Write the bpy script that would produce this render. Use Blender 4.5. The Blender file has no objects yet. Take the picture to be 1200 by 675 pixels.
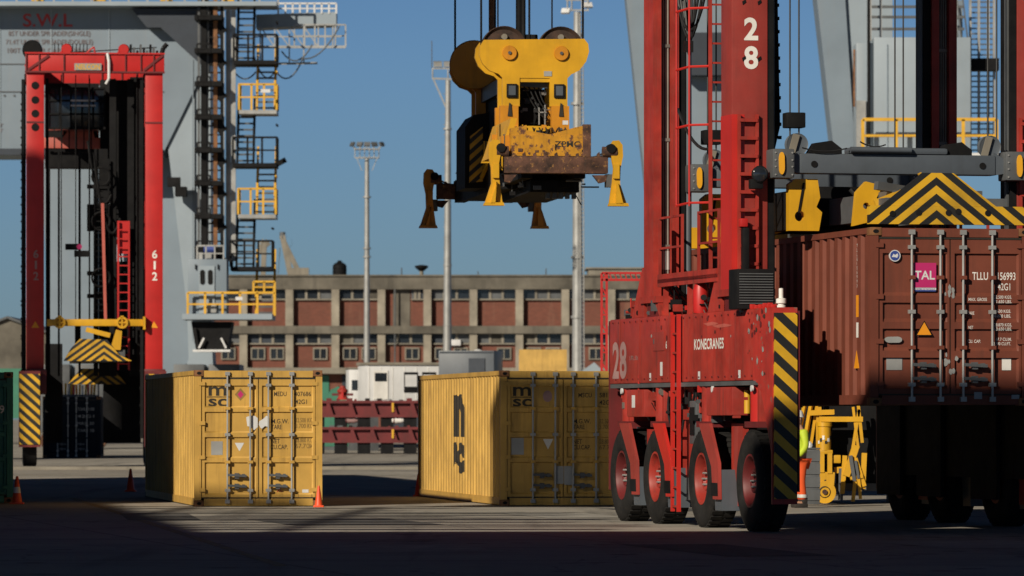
import bpy, bmesh, math, random
from mathutils import Vector, Matrix, Euler
R = math.radians
rnd = random.Random(7)
SC = bpy.context.scene
COL = SC.collection

# ---------------------------------------------------------------- camera, sky, sun, exposure
CAMH = 1.68
cd = bpy.data.cameras.new("camera")
cd.sensor_width = 36.0
cd.lens = 180.0
cd.shift_y = (490 - 337.5) / 1200.0
cd.clip_start = 1.0
cd.clip_end = 6000.0
cd.dof.use_dof = True
cd.dof.focus_distance = 80.0
cd.dof.aperture_fstop = 4.0
cam = bpy.data.objects.new("camera", cd)
cam.location = (0, 0, CAMH)
cam.rotation_euler = (R(90), 0, 0)
COL.objects.link(cam)
SC.camera = cam

HEAD, ELEV = R(33), R(26)
world = bpy.data.worlds.new("World")
SC.world = world
world.use_nodes = True
wn, wl = world.node_tree.nodes, world.node_tree.links
wn.clear()
sky = wn.new("ShaderNodeTexSky")
sky.sky_type = 'NISHITA'
sky.sun_disc = False
sky.sun_elevation = ELEV
sky.sun_rotation = HEAD + math.pi
sky.altitude = 0
sky.air_density = 1.0
sky.dust_density = 0.3
sky.ozone_density = 2.0
tint = wn.new("ShaderNodeMix"); tint.data_type = 'RGBA'; tint.blend_type = 'MULTIPLY'
tint.inputs[0].default_value = 1.0
tint.inputs[7].default_value = (0.44, 0.69, 1.18, 1)
bg = wn.new("ShaderNodeBackground")
bg.inputs[1].default_value = 0.051
wo = wn.new("ShaderNodeOutputWorld")
tcw = wn.new("ShaderNodeTexCoord"); sxw = wn.new("ShaderNodeSeparateXYZ"); mrw = wn.new("ShaderNodeMapRange")
wl.new(tcw.outputs["Generated"], sxw.inputs[0]); wl.new(sxw.outputs[2], mrw.inputs[0])
mrw.inputs[1].default_value = .07; mrw.inputs[2].default_value = .34; mrw.inputs[3].default_value = 1.0; mrw.inputs[4].default_value = .09
dome = wn.new("ShaderNodeVectorMath"); dome.operation = 'SCALE'        # deep clear sky: darker towards the zenith
wl.new(sky.outputs[0], dome.inputs[0]); wl.new(mrw.outputs[0], dome.inputs[3])
wl.new(dome.outputs[0], tint.inputs[6]); wl.new(tint.outputs[2], bg.inputs[0]); wl.new(bg.outputs[0], wo.inputs[0])

sd = bpy.data.lights.new("sun", 'SUN')
sd.energy = 5.0
sd.angle = R(0.5)
sd.color = (1.0, 0.90, 0.74)
sun = bpy.data.objects.new("sun", sd)
tdir = Vector((math.sin(HEAD) * math.cos(ELEV), math.cos(HEAD) * math.cos(ELEV), -math.sin(ELEV)))
sun.rotation_euler = tdir.to_track_quat('-Z', 'Y').to_euler()
COL.objects.link(sun)
SC.view_settings.view_transform = 'Standard'
SC.view_settings.look = 'None'
SC.view_settings.exposure = -0.06
SC.view_settings.gamma = 1.0
SC.view_settings.use_curve_mapping = False

# ---------------------------------------------------------------- helpers
def P(u, v, d):
    return Vector(((u - 600) * d / 6000.0, d, CAMH + (490 - v) * d / 6000.0))

def nmath(nt, op, a, b=None, c=None):
    n = nt.nodes.new("ShaderNodeMath"); n.operation = op
    for i, x in enumerate((a, b, c)):
        if x is None: continue
        if isinstance(x, (int, float)): n.inputs[i].default_value = x
        else: nt.links.new(x, n.inputs[i])
    return n.outputs[0]

def mixc(nt, f, a, b):
    n = nt.nodes.new("ShaderNodeMix"); n.data_type = 'RGBA'
    for i, x in ((0, f), (6, a), (7, b)):
        if isinstance(x, (int, float)): n.inputs[i].default_value = x
        elif isinstance(x, tuple): n.inputs[i].default_value = x if len(x) == 4 else (*x, 1)
        else: nt.links.new(x, n.inputs[i])
    return n.outputs[2]

def noise(nt, co, scale, detail=4, rough=.6):
    n = nt.nodes.new("ShaderNodeTexNoise")
    n.inputs["Scale"].default_value = scale; n.inputs["Detail"].default_value = detail
    n.inputs["Roughness"].default_value = rough
    nt.links.new(co, n.inputs["Vector"])
    return n.outputs["Fac"]

def mapped(nt, co, s):
    n = nt.nodes.new("ShaderNodeMapping"); n.inputs["Scale"].default_value = s
    nt.links.new(co, n.inputs["Vector"]); return n.outputs[0]

def ramp(nt, f, a, b):
    n = nt.nodes.new("ShaderNodeMapRange"); n.inputs[1].default_value = a; n.inputs[2].default_value = b
    nt.links.new(f, n.inputs[0]); return n.outputs[0]

def mat(name, col, rough=.5, metal=0.0, var=.18, rust=0.0, rustcol=(.10, .035, .015), streak=0.0, streakcol=(.03, .025, .02),
        scale=1.0, stripes=None, bump=.0, dust=0.0, spec=.5, drip=0.0):
    m = bpy.data.materials.new(name); m.use_nodes = True
    nt = m.node_tree; b = nt.nodes["Principled BSDF"]
    tc = nt.nodes.new("ShaderNodeTexCoord"); co = tc.outputs["Object"]
    c = (*col, 1)
    if stripes:
        # stripes = (kind, ax, ay, az, period, otherColour, x0)
        k, ax, ay, az, per, oc, x0 = stripes
        sp = nt.nodes.new("ShaderNodeSeparateXYZ"); nt.links.new(co, sp.inputs[0])
        X = nmath(nt, 'SUBTRACT', sp.outputs[0], x0)
        if k == 'V': X = nmath(nt, 'ABSOLUTE', X)
        t = nmath(nt, 'ADD', nmath(nt, 'MULTIPLY', X, ax), nmath(nt, 'ADD', nmath(nt, 'MULTIPLY', sp.outputs[1], ay), nmath(nt, 'MULTIPLY', sp.outputs[2], az)))
        t = nmath(nt, 'FRACT', nmath(nt, 'MULTIPLY', t, 1.0 / per))
        c = mixc(nt, nmath(nt, 'GREATER_THAN', t, .5), c, oc)
    n1 = noise(nt, co, 1.3 * scale, 5)
    dk = tuple(x * (1 - var * 1.6) for x in col); lt = tuple(min(1, x * (1 + var)) for x in col)
    if stripes:
        c = mixc(nt, nmath(nt, 'MULTIPLY', ramp(nt, n1, .45, .75), .5), c, (.02, .018, .014))
    else:
        c = mixc(nt, ramp(nt, n1, .3, .7), dk, lt)
    if streak > 0:
        n2 = noise(nt, mapped(nt, co, (7 * scale, 7 * scale, .45 * scale)), 1.0, 6, .65)
        c = mixc(nt, nmath(nt, 'MULTIPLY', ramp(nt, n2, .52, .78), streak), c, streakcol)
    if drip > 0:
        n6 = noise(nt, mapped(nt, co, (16 * scale, 16 * scale, .5 * scale)), 1.0, 3, .5)
        n7 = noise(nt, co, .7, 3)
        c = mixc(nt, nmath(nt, 'MULTIPLY', nmath(nt, 'MULTIPLY', ramp(nt, n6, .60, .68), ramp(nt, n7, .42, .62)), drip), c, (.085, .032, .012))
    if dust > 0:
        n4 = noise(nt, co, 6 * scale, 6, .7)
        c = mixc(nt, nmath(nt, 'MULTIPLY', ramp(nt, n4, .45, .8), dust), c, (.28, .24, .19))
    rg = rough
    if rust > 0:
        n3 = noise(nt, co, 3.1 * scale, 9, .72)
        lo = .78 - .36 * rust
        f = ramp(nt, n3, lo, lo + .05)
        c = mixc(nt, f, c, (*rustcol, 1))
        rg = nmath(nt, 'ADD', nmath(nt, 'MULTIPLY', f, .9 - rough), rough)
    if isinstance(c, tuple): b.inputs["Base Color"].default_value = c
    else: nt.links.new(c, b.inputs["Base Color"])
    n5 = noise(nt, co, 5 * scale, 5)
    if isinstance(rg, float) or isinstance(rg, int):
        nt.links.new(nmath(nt, 'ADD', nmath(nt, 'MULTIPLY', n5, .25), rg - .12), b.inputs["Roughness"])
    else:
        nt.links.new(rg, b.inputs["Roughness"])
    b.inputs["Metallic"].default_value = metal
    b.inputs["Specular IOR Level"].default_value = spec
    if bump > 0:
        bp = nt.nodes.new("ShaderNodeBump"); bp.inputs["Strength"].default_value = bump; bp.inputs["Distance"].default_value = .02
        nt.links.new(noise(nt, co, 9 * scale, 6), bp.inputs["Height"]); nt.links.new(bp.outputs[0], b.inputs["Normal"])
    return m

def rootmat(o):
    return Matrix.Translation(o.location) @ o.rotation_euler.to_matrix().to_4x4()

_fc = {}
def text_bm(s, off=0.0, ext=.002):
    key = (s, off)
    if key not in _fc:
        cu = bpy.data.curves.new("t", 'FONT'); cu.body = s; cu.size = 1; cu.offset = off; cu.resolution_u = 4
        o = bpy.data.objects.new("t", cu); COL.objects.link(o)
        dg = bpy.context.evaluated_depsgraph_get()
        me = bpy.data.meshes.new_from_object(o.evaluated_get(dg))
        bpy.data.objects.remove(o); bpy.data.curves.remove(cu)
        _fc[key] = me
    return _fc[key]

def greeble(k, x0, x1, y0, y1, z0, z1, n, ms, s=.06, seed=1):
    """small fittings: boxes, pipes and bolts"""
    r = random.Random(seed)
    for i in range(n):
        x, y, z = r.uniform(x0, x1), r.uniform(y0, y1), r.uniform(z0, z1); m = M[r.choice(ms)]; a = s * r.uniform(.4, 1.3)
        q = r.random()
        if q < .45: k.box(x - a, x + a, y - a * .5, y + a * .5, z - a * r.uniform(.4, 1), z + a * r.uniform(.4, 1), m)
        elif q < .8:
            d = r.choice([Vector((1, 0, 0)), Vector((0, 0, 1)), Vector((.5, 0, -.9))]) * s * r.uniform(2, 6); k.tube((x, y, z), Vector((x, y, z)) + d, a * .3, m, 7)
        else: k.tube((x, y - a * .3, z), (x, y + a * .3, z), a * .7, m, 9)

class MB:
    """collects shapes and links them as one mesh object"""
    def __init__(self): self.bm = bmesh.new(); self.ms = []
    def mi(self, m):
        if m not in self.ms: self.ms.append(m)
        return self.ms.index(m)
    def _put(self, vs, fs, m, smooth=False):
        i = self.mi(m); bv = [self.bm.verts.new(v) for v in vs]
        for f in fs:
            try:
                nf = self.bm.faces.new([bv[k] for k in f]); nf.material_index = i; nf.smooth = smooth
            except ValueError: pass
        return bv
    def box(self, x0, x1, y0, y1, z0, z1, m, M=None):
        vs = [Vector(p) for p in ((x0,y0,z0),(x1,y0,z0),(x1,y1,z0),(x0,y1,z0),(x0,y0,z1),(x1,y0,z1),(x1,y1,z1),(x0,y1,z1))]
        if M: vs = [M @ v for v in vs]
        self._put(vs, ((0,3,2,1),(4,5,6,7),(0,1,5,4),(1,2,6,5),(2,3,7,6),(3,0,4,7)), m); return self
    def bbox(self, x0, x1, y0, y1, z0, z1, m, r=.02):
        """box with chamfered edges"""
        b2 = bmesh.new()
        bmesh.ops.create_cube(b2, size=1)
        for v in b2.verts:
            v.co = Vector((x0 + (v.co.x + .5) * (x1 - x0), y0 + (v.co.y + .5) * (y1 - y0), z0 + (v.co.z + .5) * (z1 - z0)))
        bmesh.ops.bevel(b2, geom=b2.edges[:], offset=r, segments=2, affect='EDGES', profile=.6)
        b2.verts.index_update()
        self._put([v.co.copy() for v in b2.verts], [[v.index for v in f.verts] for f in b2.faces], m); b2.free(); return self
    def bar(self, p, q, w, h, m, up=(0, 0, 1)):
        p, q = Vector(p), Vector(q); d = (q - p)
        L = d.length
        if L < 1e-6: return self
        d.normalize(); up = Vector(up)
        if abs(d.dot(up)) > .98: up = Vector((0, 1, 0))
        s = d.cross(up).normalized(); t = s.cross(d)
        M = Matrix((( *s, 0), (*d, 0), (*t, 0), (0, 0, 0, 1))).transposed(); M.translation = p
        return self.box(-w/2, w/2, 0, L, -h/2, h/2, m, M)
    def tube(self, p, q, r, m, n=10, r2=None, caps=True):
        p, q = Vector(p), Vector(q); r2 = r if r2 is None else r2
        d = (q - p).normalized(); a = Vector((0, 0, 1)) if abs(d.z) < .9 else Vector((1, 0, 0))
        s = d.cross(a).normalized(); t = d.cross(s)
        vs = []
        for k in range(n):
            an = 2 * math.pi * k / n; o = s * math.cos(an) + t * math.sin(an)
            vs += [p + o * r, q + o * r2]
        fs = [(2*k, 2*((k+1) % n), 2*((k+1) % n)+1, 2*k+1) for k in range(n)]
        self._put(vs, fs, m, True)
        if caps:
            self._put(vs[0::2], [tuple(range(n))], m); self._put(vs[1::2], [tuple(range(n))[::-1]], m)
        return self
    def path(self, pts, r, m, n=6):
        for a, b in zip(pts[:-1], pts[1:]): self.tube(a, b, r, m, n)
        return self
    def sag(self, p, q, drop, r, m, k=8, n=6):
        p, q = Vector(p), Vector(q)
        pts = [p.lerp(q, i / k) - Vector((0, 0, drop * 4 * (i/k) * (1 - i/k))) for i in range(k + 1)]
        return self.path(pts, r, m, n)
    def lathe(self, prof, M, m, n=24, closed=False):
        vs, fs = [], []
        for (r, z) in prof:
            for k in range(n):
                a = 2 * math.pi * k / n; vs.append(M @ Vector((r * math.cos(a), r * math.sin(a), z)))
        J = len(prof)
        for j in range(J if closed else J - 1):
            j2 = (j + 1) % J
            for k in range(n):
                fs.append((j*n+k, j*n+(k+1) % n, j2*n+(k+1) % n, j2*n+k))
        self._put(vs, fs, m, True); return self
    def prism(self, poly, o, ex, ey, ext, m):
        o, ex, ey, ext = Vector(o), Vector(ex), Vector(ey), Vector(ext)
        a = [o + ex * x + ey * y for x, y in poly]; b = [p + ext for p in a]; n = len(a)
        self._put(a + b, [tuple(range(n)), tuple(range(n, 2*n))[::-1]] + [(k, k+n, (k+1) % n + n, (k+1) % n) for k in range(n)], m); return self
    def ring_plate(self, outer, holes, o, ex, ey, ext, m):
        """plate with holes (outline and holes as 2D loops)"""
        b2 = bmesh.new(); es = []
        for loop in [outer] + holes:
            vs = [b2.verts.new((x, y, 0)) for x, y in loop]
            es += [b2.edges.new((vs[i], vs[(i+1) % len(vs)])) for i in range(len(vs))]
        bmesh.ops.triangle_fill(b2, use_beauty=True, use_dissolve=False, edges=es)
        g = bmesh.ops.extrude_face_region(b2, geom=b2.faces[:])
        for v in [x for x in g['geom'] if isinstance(x, bmesh.types.BMVert)]: v.co.z = 1
        o, ex, ey, ext = Vector(o), Vector(ex), Vector(ey), Vector(ext)
        b2.verts.index_update()
        self._put([o + ex * v.co.x + ey * v.co.y + ext * v.co.z for v in b2.verts], [[v.index for v in f.verts] for f in b2.faces], m)
        b2.free(); return self
    def grid(self, xs, ys, fn, m, thick=None):
        """sheet through fn(x, y)"""
        n = len(ys)
        vs = [Vector(fn(x, y)) for x in xs for y in ys]
        fs = [(i*n+j, (i+1)*n+j, (i+1)*n+j+1, i*n+j+1) for i in range(len(xs)-1) for j in range(n-1)]
        self._put(vs, fs, m); return self
    def text(self, s, o, ex, ez, h, m, w=None, off=0.0, align='L', ext=.004, warp=None, cuts=None):
        me = text_bm(s, off)
        xs = [v.co.x for v in me.vertices]; ys = [v.co.y for v in me.vertices]
        x0, x1, y0, y1 = min(xs), max(xs), min(ys), max(ys)
        if s in ('sc', 'm'): sy = h / (y1 - y0)
        else: sy = h / (max(y1, .68) - 0); y0 = 0
        sx = w / (x1 - x0) if w else sy
        W = (x1 - x0) * sx
        dx = {'L': 0, 'C': -W/2, 'R': -W}[align]
        b2 = bmesh.new(); b2.from_mesh(me)
        for v in b2.verts: v.co = Vector(((v.co.x - x0) * sx + dx, (v.co.y - y0) * sy, 0))
        if cuts:
            for c in cuts:
                bmesh.ops.bisect_plane(b2, geom=b2.verts[:] + b2.edges[:] + b2.faces[:], plane_co=(c, 0, 0), plane_no=(1, 0, 0))
        o, ex, ez = Vector(o), Vector(ex), Vector(ez); n = ex.cross(ez)
        b2.verts.index_update()
        vs = []
        for v in b2.verts:
            e = warp(v.co.x) if warp else 0
            vs.append(o + ex * v.co.x + ez * v.co.y + n * (ext + e))
        self._put(vs, [[v.index for v in f.verts] for f in b2.faces], m)
        b2.free(); return self
    def build(self, name, parent=None, world=False, recalc=True, label=None):
        if recalc: bmesh.ops.recalc_face_normals(self.bm, faces=self.bm.faces[:])
        me = bpy.data.meshes.new(name)
        if world and parent is not None:
            r = parent
            M = rootmat(r)
            while r.parent: r = r.parent; M = rootmat(r) @ M
            self.bm.transform(M.inverted())
        self.bm.to_mesh(me); self.bm.free()
        for m in self.ms: me.materials.append(m)
        me.set_sharp_from_angle(angle=R(38))
        o = bpy.data.objects.new(name, me); COL.objects.link(o)
        if parent is not None: o.parent = parent
        if label: o["label"] = label
        return o

def thing(name, label, cat, loc=(0, 0, 0), yaw=0.0, group=None):
    o = bpy.data.objects.new(name, None); COL.objects.link(o)
    o.empty_display_size = .3
    o.location = loc; o.rotation_euler = (0, 0, yaw)
    return tag(o, label, cat, group)
def tag(o, label, cat, group=None):
    o["label"] = label; o["category"] = cat
    if group: o["group"] = group
    return o
def struct(o): o["kind"] = "structure"; return o
def copy_tree(o, parent=None):
    c = o.copy(); COL.objects.link(c)
    if parent is not None: c.parent = parent
    for ch in list(o.children): copy_tree(ch, c)
    return c
AX = {'x': Matrix.Rotation(R(90), 4, 'Y'), 'y': Matrix.Rotation(R(-90), 4, 'X'), 'z': Matrix.Identity(4)}
def axm(axis, loc): return Matrix.Translation(loc) @ AX[axis]
def disc(n, r, cx=0, cy=0, a0=0, a1=360, incl=True):
    k = n if not incl else n
    return [(cx + r * math.cos(R(a0 + (a1 - a0) * i / (n if a1 - a0 == 360 else n - 1))), cy + r * math.sin(R(a0 + (a1 - a0) * i / (n if a1 - a0 == 360 else n - 1)))) for i in range(n)]

# ---------------------------------------------------------------- materials
BLK = (.012, .012, .012, 1)
M = {}
M['red'] = mat('red_paint', (.35, .032, .022), .5, var=.24, rust=.17, streak=.65, dust=.09, spec=.35)
M['red_face'] = mat('faded_red_paint', (.29, .038, .030), .5, var=.14, rust=.16, streak=.35, dust=.05, spec=.35)
M['red_fresh'] = mat('fresh_red_paint', (.48, .022, .016), .4, var=.08, rust=.1, streak=.12)
M['red_worn'] = mat('worn_red_paint', (.42, .030, .020), .5, var=.18, rust=.55, rustcol=(.16, .11, .08), streak=.4, scale=1.4)
M['red_dark'] = mat('dark_red_paint', (.13, .013, .014), .55, var=.2, rust=.3, streak=.3)
M['red_kal'] = mat('signal_red_paint', (.46, .016, .014), .45, var=.1, rust=.12, streak=.15)
M['salmon'] = mat('salmon_paint', (.45, .10, .075), .55, var=.12, streak=.3)
M['yel'] = mat('yellow_paint', (.60, .315, .010), .45, var=.12, rust=.18, rustcol=(.13, .06, .02), streak=.18)
M['yel_or'] = mat('orange_yellow_paint', (.58, .23, .010), .45, var=.14, rust=.25, rustcol=(.13, .05, .02), streak=.3)
M['yel_rust'] = mat('rusting_yellow_paint', (.52, .24, .012), .5, var=.2, rust=.70, rustcol=(.11, .045, .025), streak=.4, scale=2.2)
M['rust'] = mat('rusty_steel', (.095, .042, .026), .85, var=.5, rust=.58, rustcol=(.26, .13, .04), scale=3.8, streak=.5, bump=.3)
M['rust_d'] = mat('dark_rusty_steel', (.050, .026, .017), .8, var=.5, rust=.4, rustcol=(.12, .05, .02), scale=3, streak=.3)
M['letter'] = mat('weathered_lettering', (.13, .105, .11), .7, var=.2)
M['cont_y'] = mat('yellow_container_paint', (.52, .315, .074), .6, var=.16, rust=.20, rustcol=(.15, .06, .02), streak=.5, streakcol=(.14, .07, .02), drip=.6)
M['cont_y2'] = mat('yellow_door_paint', (.51, .30, .062), .55, var=.14, rust=.22, rustcol=(.16, .07, .02), streak=.5, streakcol=(.12, .06, .015), drip=.5)
M['cont_r'] = mat('brown_red_container_paint', (.160, .044, .026), .6, var=.14, rust=.10, rustcol=(.2, .13, .10), streak=.3, drip=.25, spec=.3)
M['cont_g'] = mat('green_container_paint', (.03, .16, .10), .55, var=.12, streak=.3)
M['cont_b'] = mat('navy_container_paint', (.006, .010, .017), .7, var=.14, spec=.15)  # navy taken near black to stand in for shade
M['rusty_edge'] = mat('rusty_corner_paint', (.20, .085, .03), .75, var=.35, rust=.45, rustcol=(.07, .03, .015), scale=3)
M['steel'] = mat('galvanised_steel', (.36, .36, .35), .45, metal=.35, var=.15, streak=.2, rust=.06)
M['steel_d'] = mat('dark_grey_steel', (.085, .09, .095), .5, var=.2, rust=.15, streak=.2)
M['grey_b'] = mat('slate_grey_paint', (.075, .088, .105), .45, var=.12, rust=.1, streak=.25)
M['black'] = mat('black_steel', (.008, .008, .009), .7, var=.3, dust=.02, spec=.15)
M['rubber'] = mat('tyre_rubber', (.013, .0125, .0125), .85, var=.3, spec=.2, dust=.05, bump=.25)
M['hose'] = mat('black_hose', (.012, .012, .013), .55, var=.2)
M['pipe'] = mat('dull_pipe_steel', (.20, .18, .16), .45, metal=.3, var=.2)
M['white'] = mat('white_paint', (.60, .60, .60), .5, var=.06, streak=.12)
M['white_d'] = mat('white_marking', (.72, .70, .66), .6, var=.12)
M['white_f'] = mat('faded_white_marking', (.34, .20, .19), .6, var=.2)
M['mark_k'] = mat('black_marking', (.022, .018, .012), .7, var=.3)
M['mark_f'] = mat('worn_black_marking', (.23, .14, .035), .7, var=.3)
M['mark_r'] = mat('red_marking', (.42, .03, .03), .6, var=.1)
M['mark_g'] = mat('grey_marking', (.30, .32, .33), .6, var=.1)
M['crane'] = mat('pale_blue_crane_paint', (.17, .215, .26), .5, var=.06, rust=.05, streak=.22, streakcol=(.22, .21, .2), scale=.35)
M['crane_w'] = mat('white_crane_paint', (.255, .305, .35), .5, var=.05, rust=.04, streak=.2, streakcol=(.25, .24, .22), scale=.4)
M['navy'] = mat('navy_paint_and_shade', (.02, .028, .042), .6, var=.1)  # navy paint; on the crane parts it also stands in for shade
M['rail_y'] = mat('yellow_handrail_paint', (.62, .34, .02), .5, var=.1, rust=.15)
M['magenta'] = mat('magenta_sticker', (.45, .02, .13), .5, var=.06)
M['blue_s'] = mat('blue_sticker', (.03, .06, .26), .5, var=.06)
M['sticker'] = mat('grey_sticker', (.33, .33, .32), .45, var=.15, metal=.2)
M['orange_t'] = mat('orange_triangle', (.75, .28, .01), .5, var=.05)
M['glass'] = mat('dark_glass', (.018, .022, .028), .12, var=.2, spec=.8)
M['amber'] = mat('amber_lens', (.75, .36, .02), .3, var=.05)
M['cone'] = mat('orange_cone_plastic', (.75, .075, .015), .5, var=.12)
M['hiviz'] = mat('high_visibility_yellow', (.50, .62, .03), .7, var=.15)
M['orange_c'] = mat('orange_trouser_cloth', (.70, .085, .012), .8, var=.15)
M['skin'] = mat('skin', (.36, .19, .12), .6, var=.1)
M['boot'] = mat('boot_leather', (.03, .024, .02), .7, var=.2)
M['silver'] = mat('reflective_tape', (.55, .55, .52), .35, var=.1)
M['brick'] = None
M['conc'] = mat('stained_concrete', (.22, .198, .16), .85, var=.22, streak=.55, streakcol=(.09, .08, .065), scale=.35)
M['pilaster'] = mat('cream_pilaster_concrete', (.27, .24, .19), .85, var=.28, streak=.35, streakcol=(.16, .14, .11), scale=.4)
M['conc_d'] = mat('dark_stained_concrete', (.125, .112, .09), .9, var=.35, streak=.7, streakcol=(.05, .045, .04), scale=.3)
M['chev'] = mat('diagonal_hazard_stripes', (.64, .36, .015), .5, stripes=('D', .9, .9, 1.0, .33, BLK, 0))
# ---------------------------------------------------------------- ground
def ground_mat():
    m = bpy.data.materials.new("worn_concrete_yard"); m.use_nodes = True
    nt = m.node_tree; b = nt.nodes["Principled BSDF"]
    co = nt.nodes.new("ShaderNodeTexCoord").outputs["Object"]
    big = noise(nt, co, .05, 5, .6); mid = noise(nt, co, .45, 6, .65); fine = noise(nt, co, 9, 6, .75)
    c = mixc(nt, ramp(nt, big, .35, .65), (.27, .247, .212), (.38, .35, .30))
    c = mixc(nt, nmath(nt, 'MULTIPLY', ramp(nt, mid, .50, .74), .4), c, (.085, .08, .072))
    c = mixc(nt, nmath(nt, 'MULTIPLY', ramp(nt, fine, .5, .8), .35), c, (.30, .28, .25))
    tr = noise(nt, mapped(nt, co, (.9, .035, 1)), 1.0, 5, .6)                 # tyre tracks along the lanes
    c = mixc(nt, nmath(nt, 'MULTIPLY', ramp(nt, tr, .54, .68), .45), c, (.055, .052, .05))
    tr2 = noise(nt, mapped(nt, co, (.05, .7, 1)), 1.0, 5, .6)                 # and across
    c = mixc(nt, nmath(nt, 'MULTIPLY', ramp(nt, tr2, .57, .70), .4), c, (.06, .056, .052))
    br = nt.nodes.new("ShaderNodeTexBrick"); br.offset = 0
    mp = nt.nodes.new("ShaderNodeMapping"); mp.inputs["Rotation"].default_value = (0, 0, R(-12)); mp.inputs["Location"].default_value = (2.3, 1, 0); nt.links.new(co, mp.inputs["Vector"])
    nt.links.new(mp.outputs[0], br.inputs["Vector"])
    br.inputs["Scale"].default_value = 1; br.inputs["Brick Width"].default_value = 6; br.inputs["Row Height"].default_value = 6
    br.inputs["Mortar Size"].default_value = .035; br.inputs["Mortar Smooth"].default_value = .3
    c = mixc(nt, nmath(nt, 'MULTIPLY', br.outputs["Fac"], .5), c, (.04, .038, .034))
    sp = nt.nodes.new("ShaderNodeTexVoronoi"); sp.inputs["Scale"].default_value = .8
    nt.links.new(co, sp.inputs["Vector"])
    oil = nmath(nt, 'MULTIPLY', nmath(nt, 'LESS_THAN', nmath(nt, 'ADD', sp.outputs["Distance"], nmath(nt, 'MULTIPLY', fine, .12)), .2), .65)
    c = mixc(nt, oil, c, (.035, .033, .03))
    ck = nt.nodes.new("ShaderNodeTexVoronoi"); ck.feature = 'DISTANCE_TO_EDGE'; ck.inputs["Scale"].default_value = .22
    wob = nt.nodes.new("ShaderNodeVectorMath"); wob.operation = 'ADD'; nz = nt.nodes.new("ShaderNodeTexNoise"); nz.inputs["Scale"].default_value = .8; nt.links.new(co, nz.inputs["Vector"])
    nt.links.new(co, wob.inputs[0]); nt.links.new(nz.outputs["Color"], wob.inputs[1]); nt.links.new(wob.outputs[0], ck.inputs["Vector"])
    c = mixc(nt, nmath(nt, 'MULTIPLY', nmath(nt, 'LESS_THAN', ck.outputs["Distance"], .005), .4), c, (.03, .028, .025))
    nt.links.new(c, b.inputs["Base Color"]); b.inputs["Roughness"].default_value = .82
    b.inputs["Specular IOR Level"].default_value = .3
    bp = nt.nodes.new("ShaderNodeBump"); bp.inputs["Strength"].default_value = .25; bp.inputs["Distance"].default_value = .02
    nt.links.new(fine, bp.inputs["Height"]); nt.links.new(bp.outputs[0], b.inputs["Normal"])
    return m
g = MB(); g._put([(-3000, -300, 0), (3000, -300, 0), (3000, 5500, 0), (-3000, 5500, 0)], [(0, 1, 2, 3)], ground_mat())
struct(g.build('ground'))

line_m = bpy.data.materials.new("worn_yellow_line"); line_m.use_nodes = True
_nt = line_m.node_tree; _b = _nt.nodes["Principled BSDF"]; _co = _nt.nodes.new("ShaderNodeTexCoord").outputs["Object"]
_c = mixc(_nt, ramp(_nt, noise(_nt, _co, 2.2, 8, .75), .44, .60), (.30, .21, .07), (.12, .11, .095))
_nt.links.new(_c, _b.inputs["Base Color"]); _b.inputs["Roughness"].default_value = .8
def lane(a, b, w, z=.004):
    a, b = Vector((*a, z)), Vector((*b, z)); s = (b - a).cross(Vector((0, 0, 1))).normalized() * (w / 2)
    k = MB(); k._put([a - s, a + s, b + s, b - s], [(0, 1, 2, 3)], line_m); return k
struct(lane((-9.3, 108), (-2.6, 58), .16).build('lane_marking'))
struct(lane((-3.0, 128), (12, 122), .15).build('lane_marking'))
struct(lane((-30, 152), (20, 146), .25).build('lane_marking'))

def patch(x, y, w, l, yaw, m):
    k = MB(); q = Matrix.Rotation(yaw, 3, 'Z'); k._put([Vector((x, y, .005)) + q @ Vector(p) for p in ((0, 0, 0), (w, 0, 0), (w, l, 0), (0, l, 0))], [(0, 1, 2, 3)], m); return k
PM = [mat('asphalt_repair', (.075, .072, .068), .9, var=.3, dust=.3, scale=1.5), mat('concrete_repair', (.34, .32, .28), .85, var=.2, dust=.2, scale=1.5)]
for x, y, w, l, a, i in ((-3.4, 80, 2.4, 5, .2, 0), (.6, 86, 1.5, 4, .2, 1), (-6.3, 84, 1.2, 6, .1, 0), (2.2, 92, 2.0, 3, .2, 0), (-2.2, 64, 2.2, 3.5, .2, 1), (2.6, 62, 1.4, 6, .2, 0), (-1.6, 115, 1.0, 9, .1, 0), (5.6, 66, 2.0, 4, .2, 1)):
    struct(patch(x, y, w, l, a, PM[i]).build('pavement'))
# crane rail strip: a slightly raised concrete plinth across the yard behind the boxes
k = MB(); k.box(-60, 60, 167, 168.2, 0, .10, M['conc']); struct(k.build('rail_kerb'))

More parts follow.
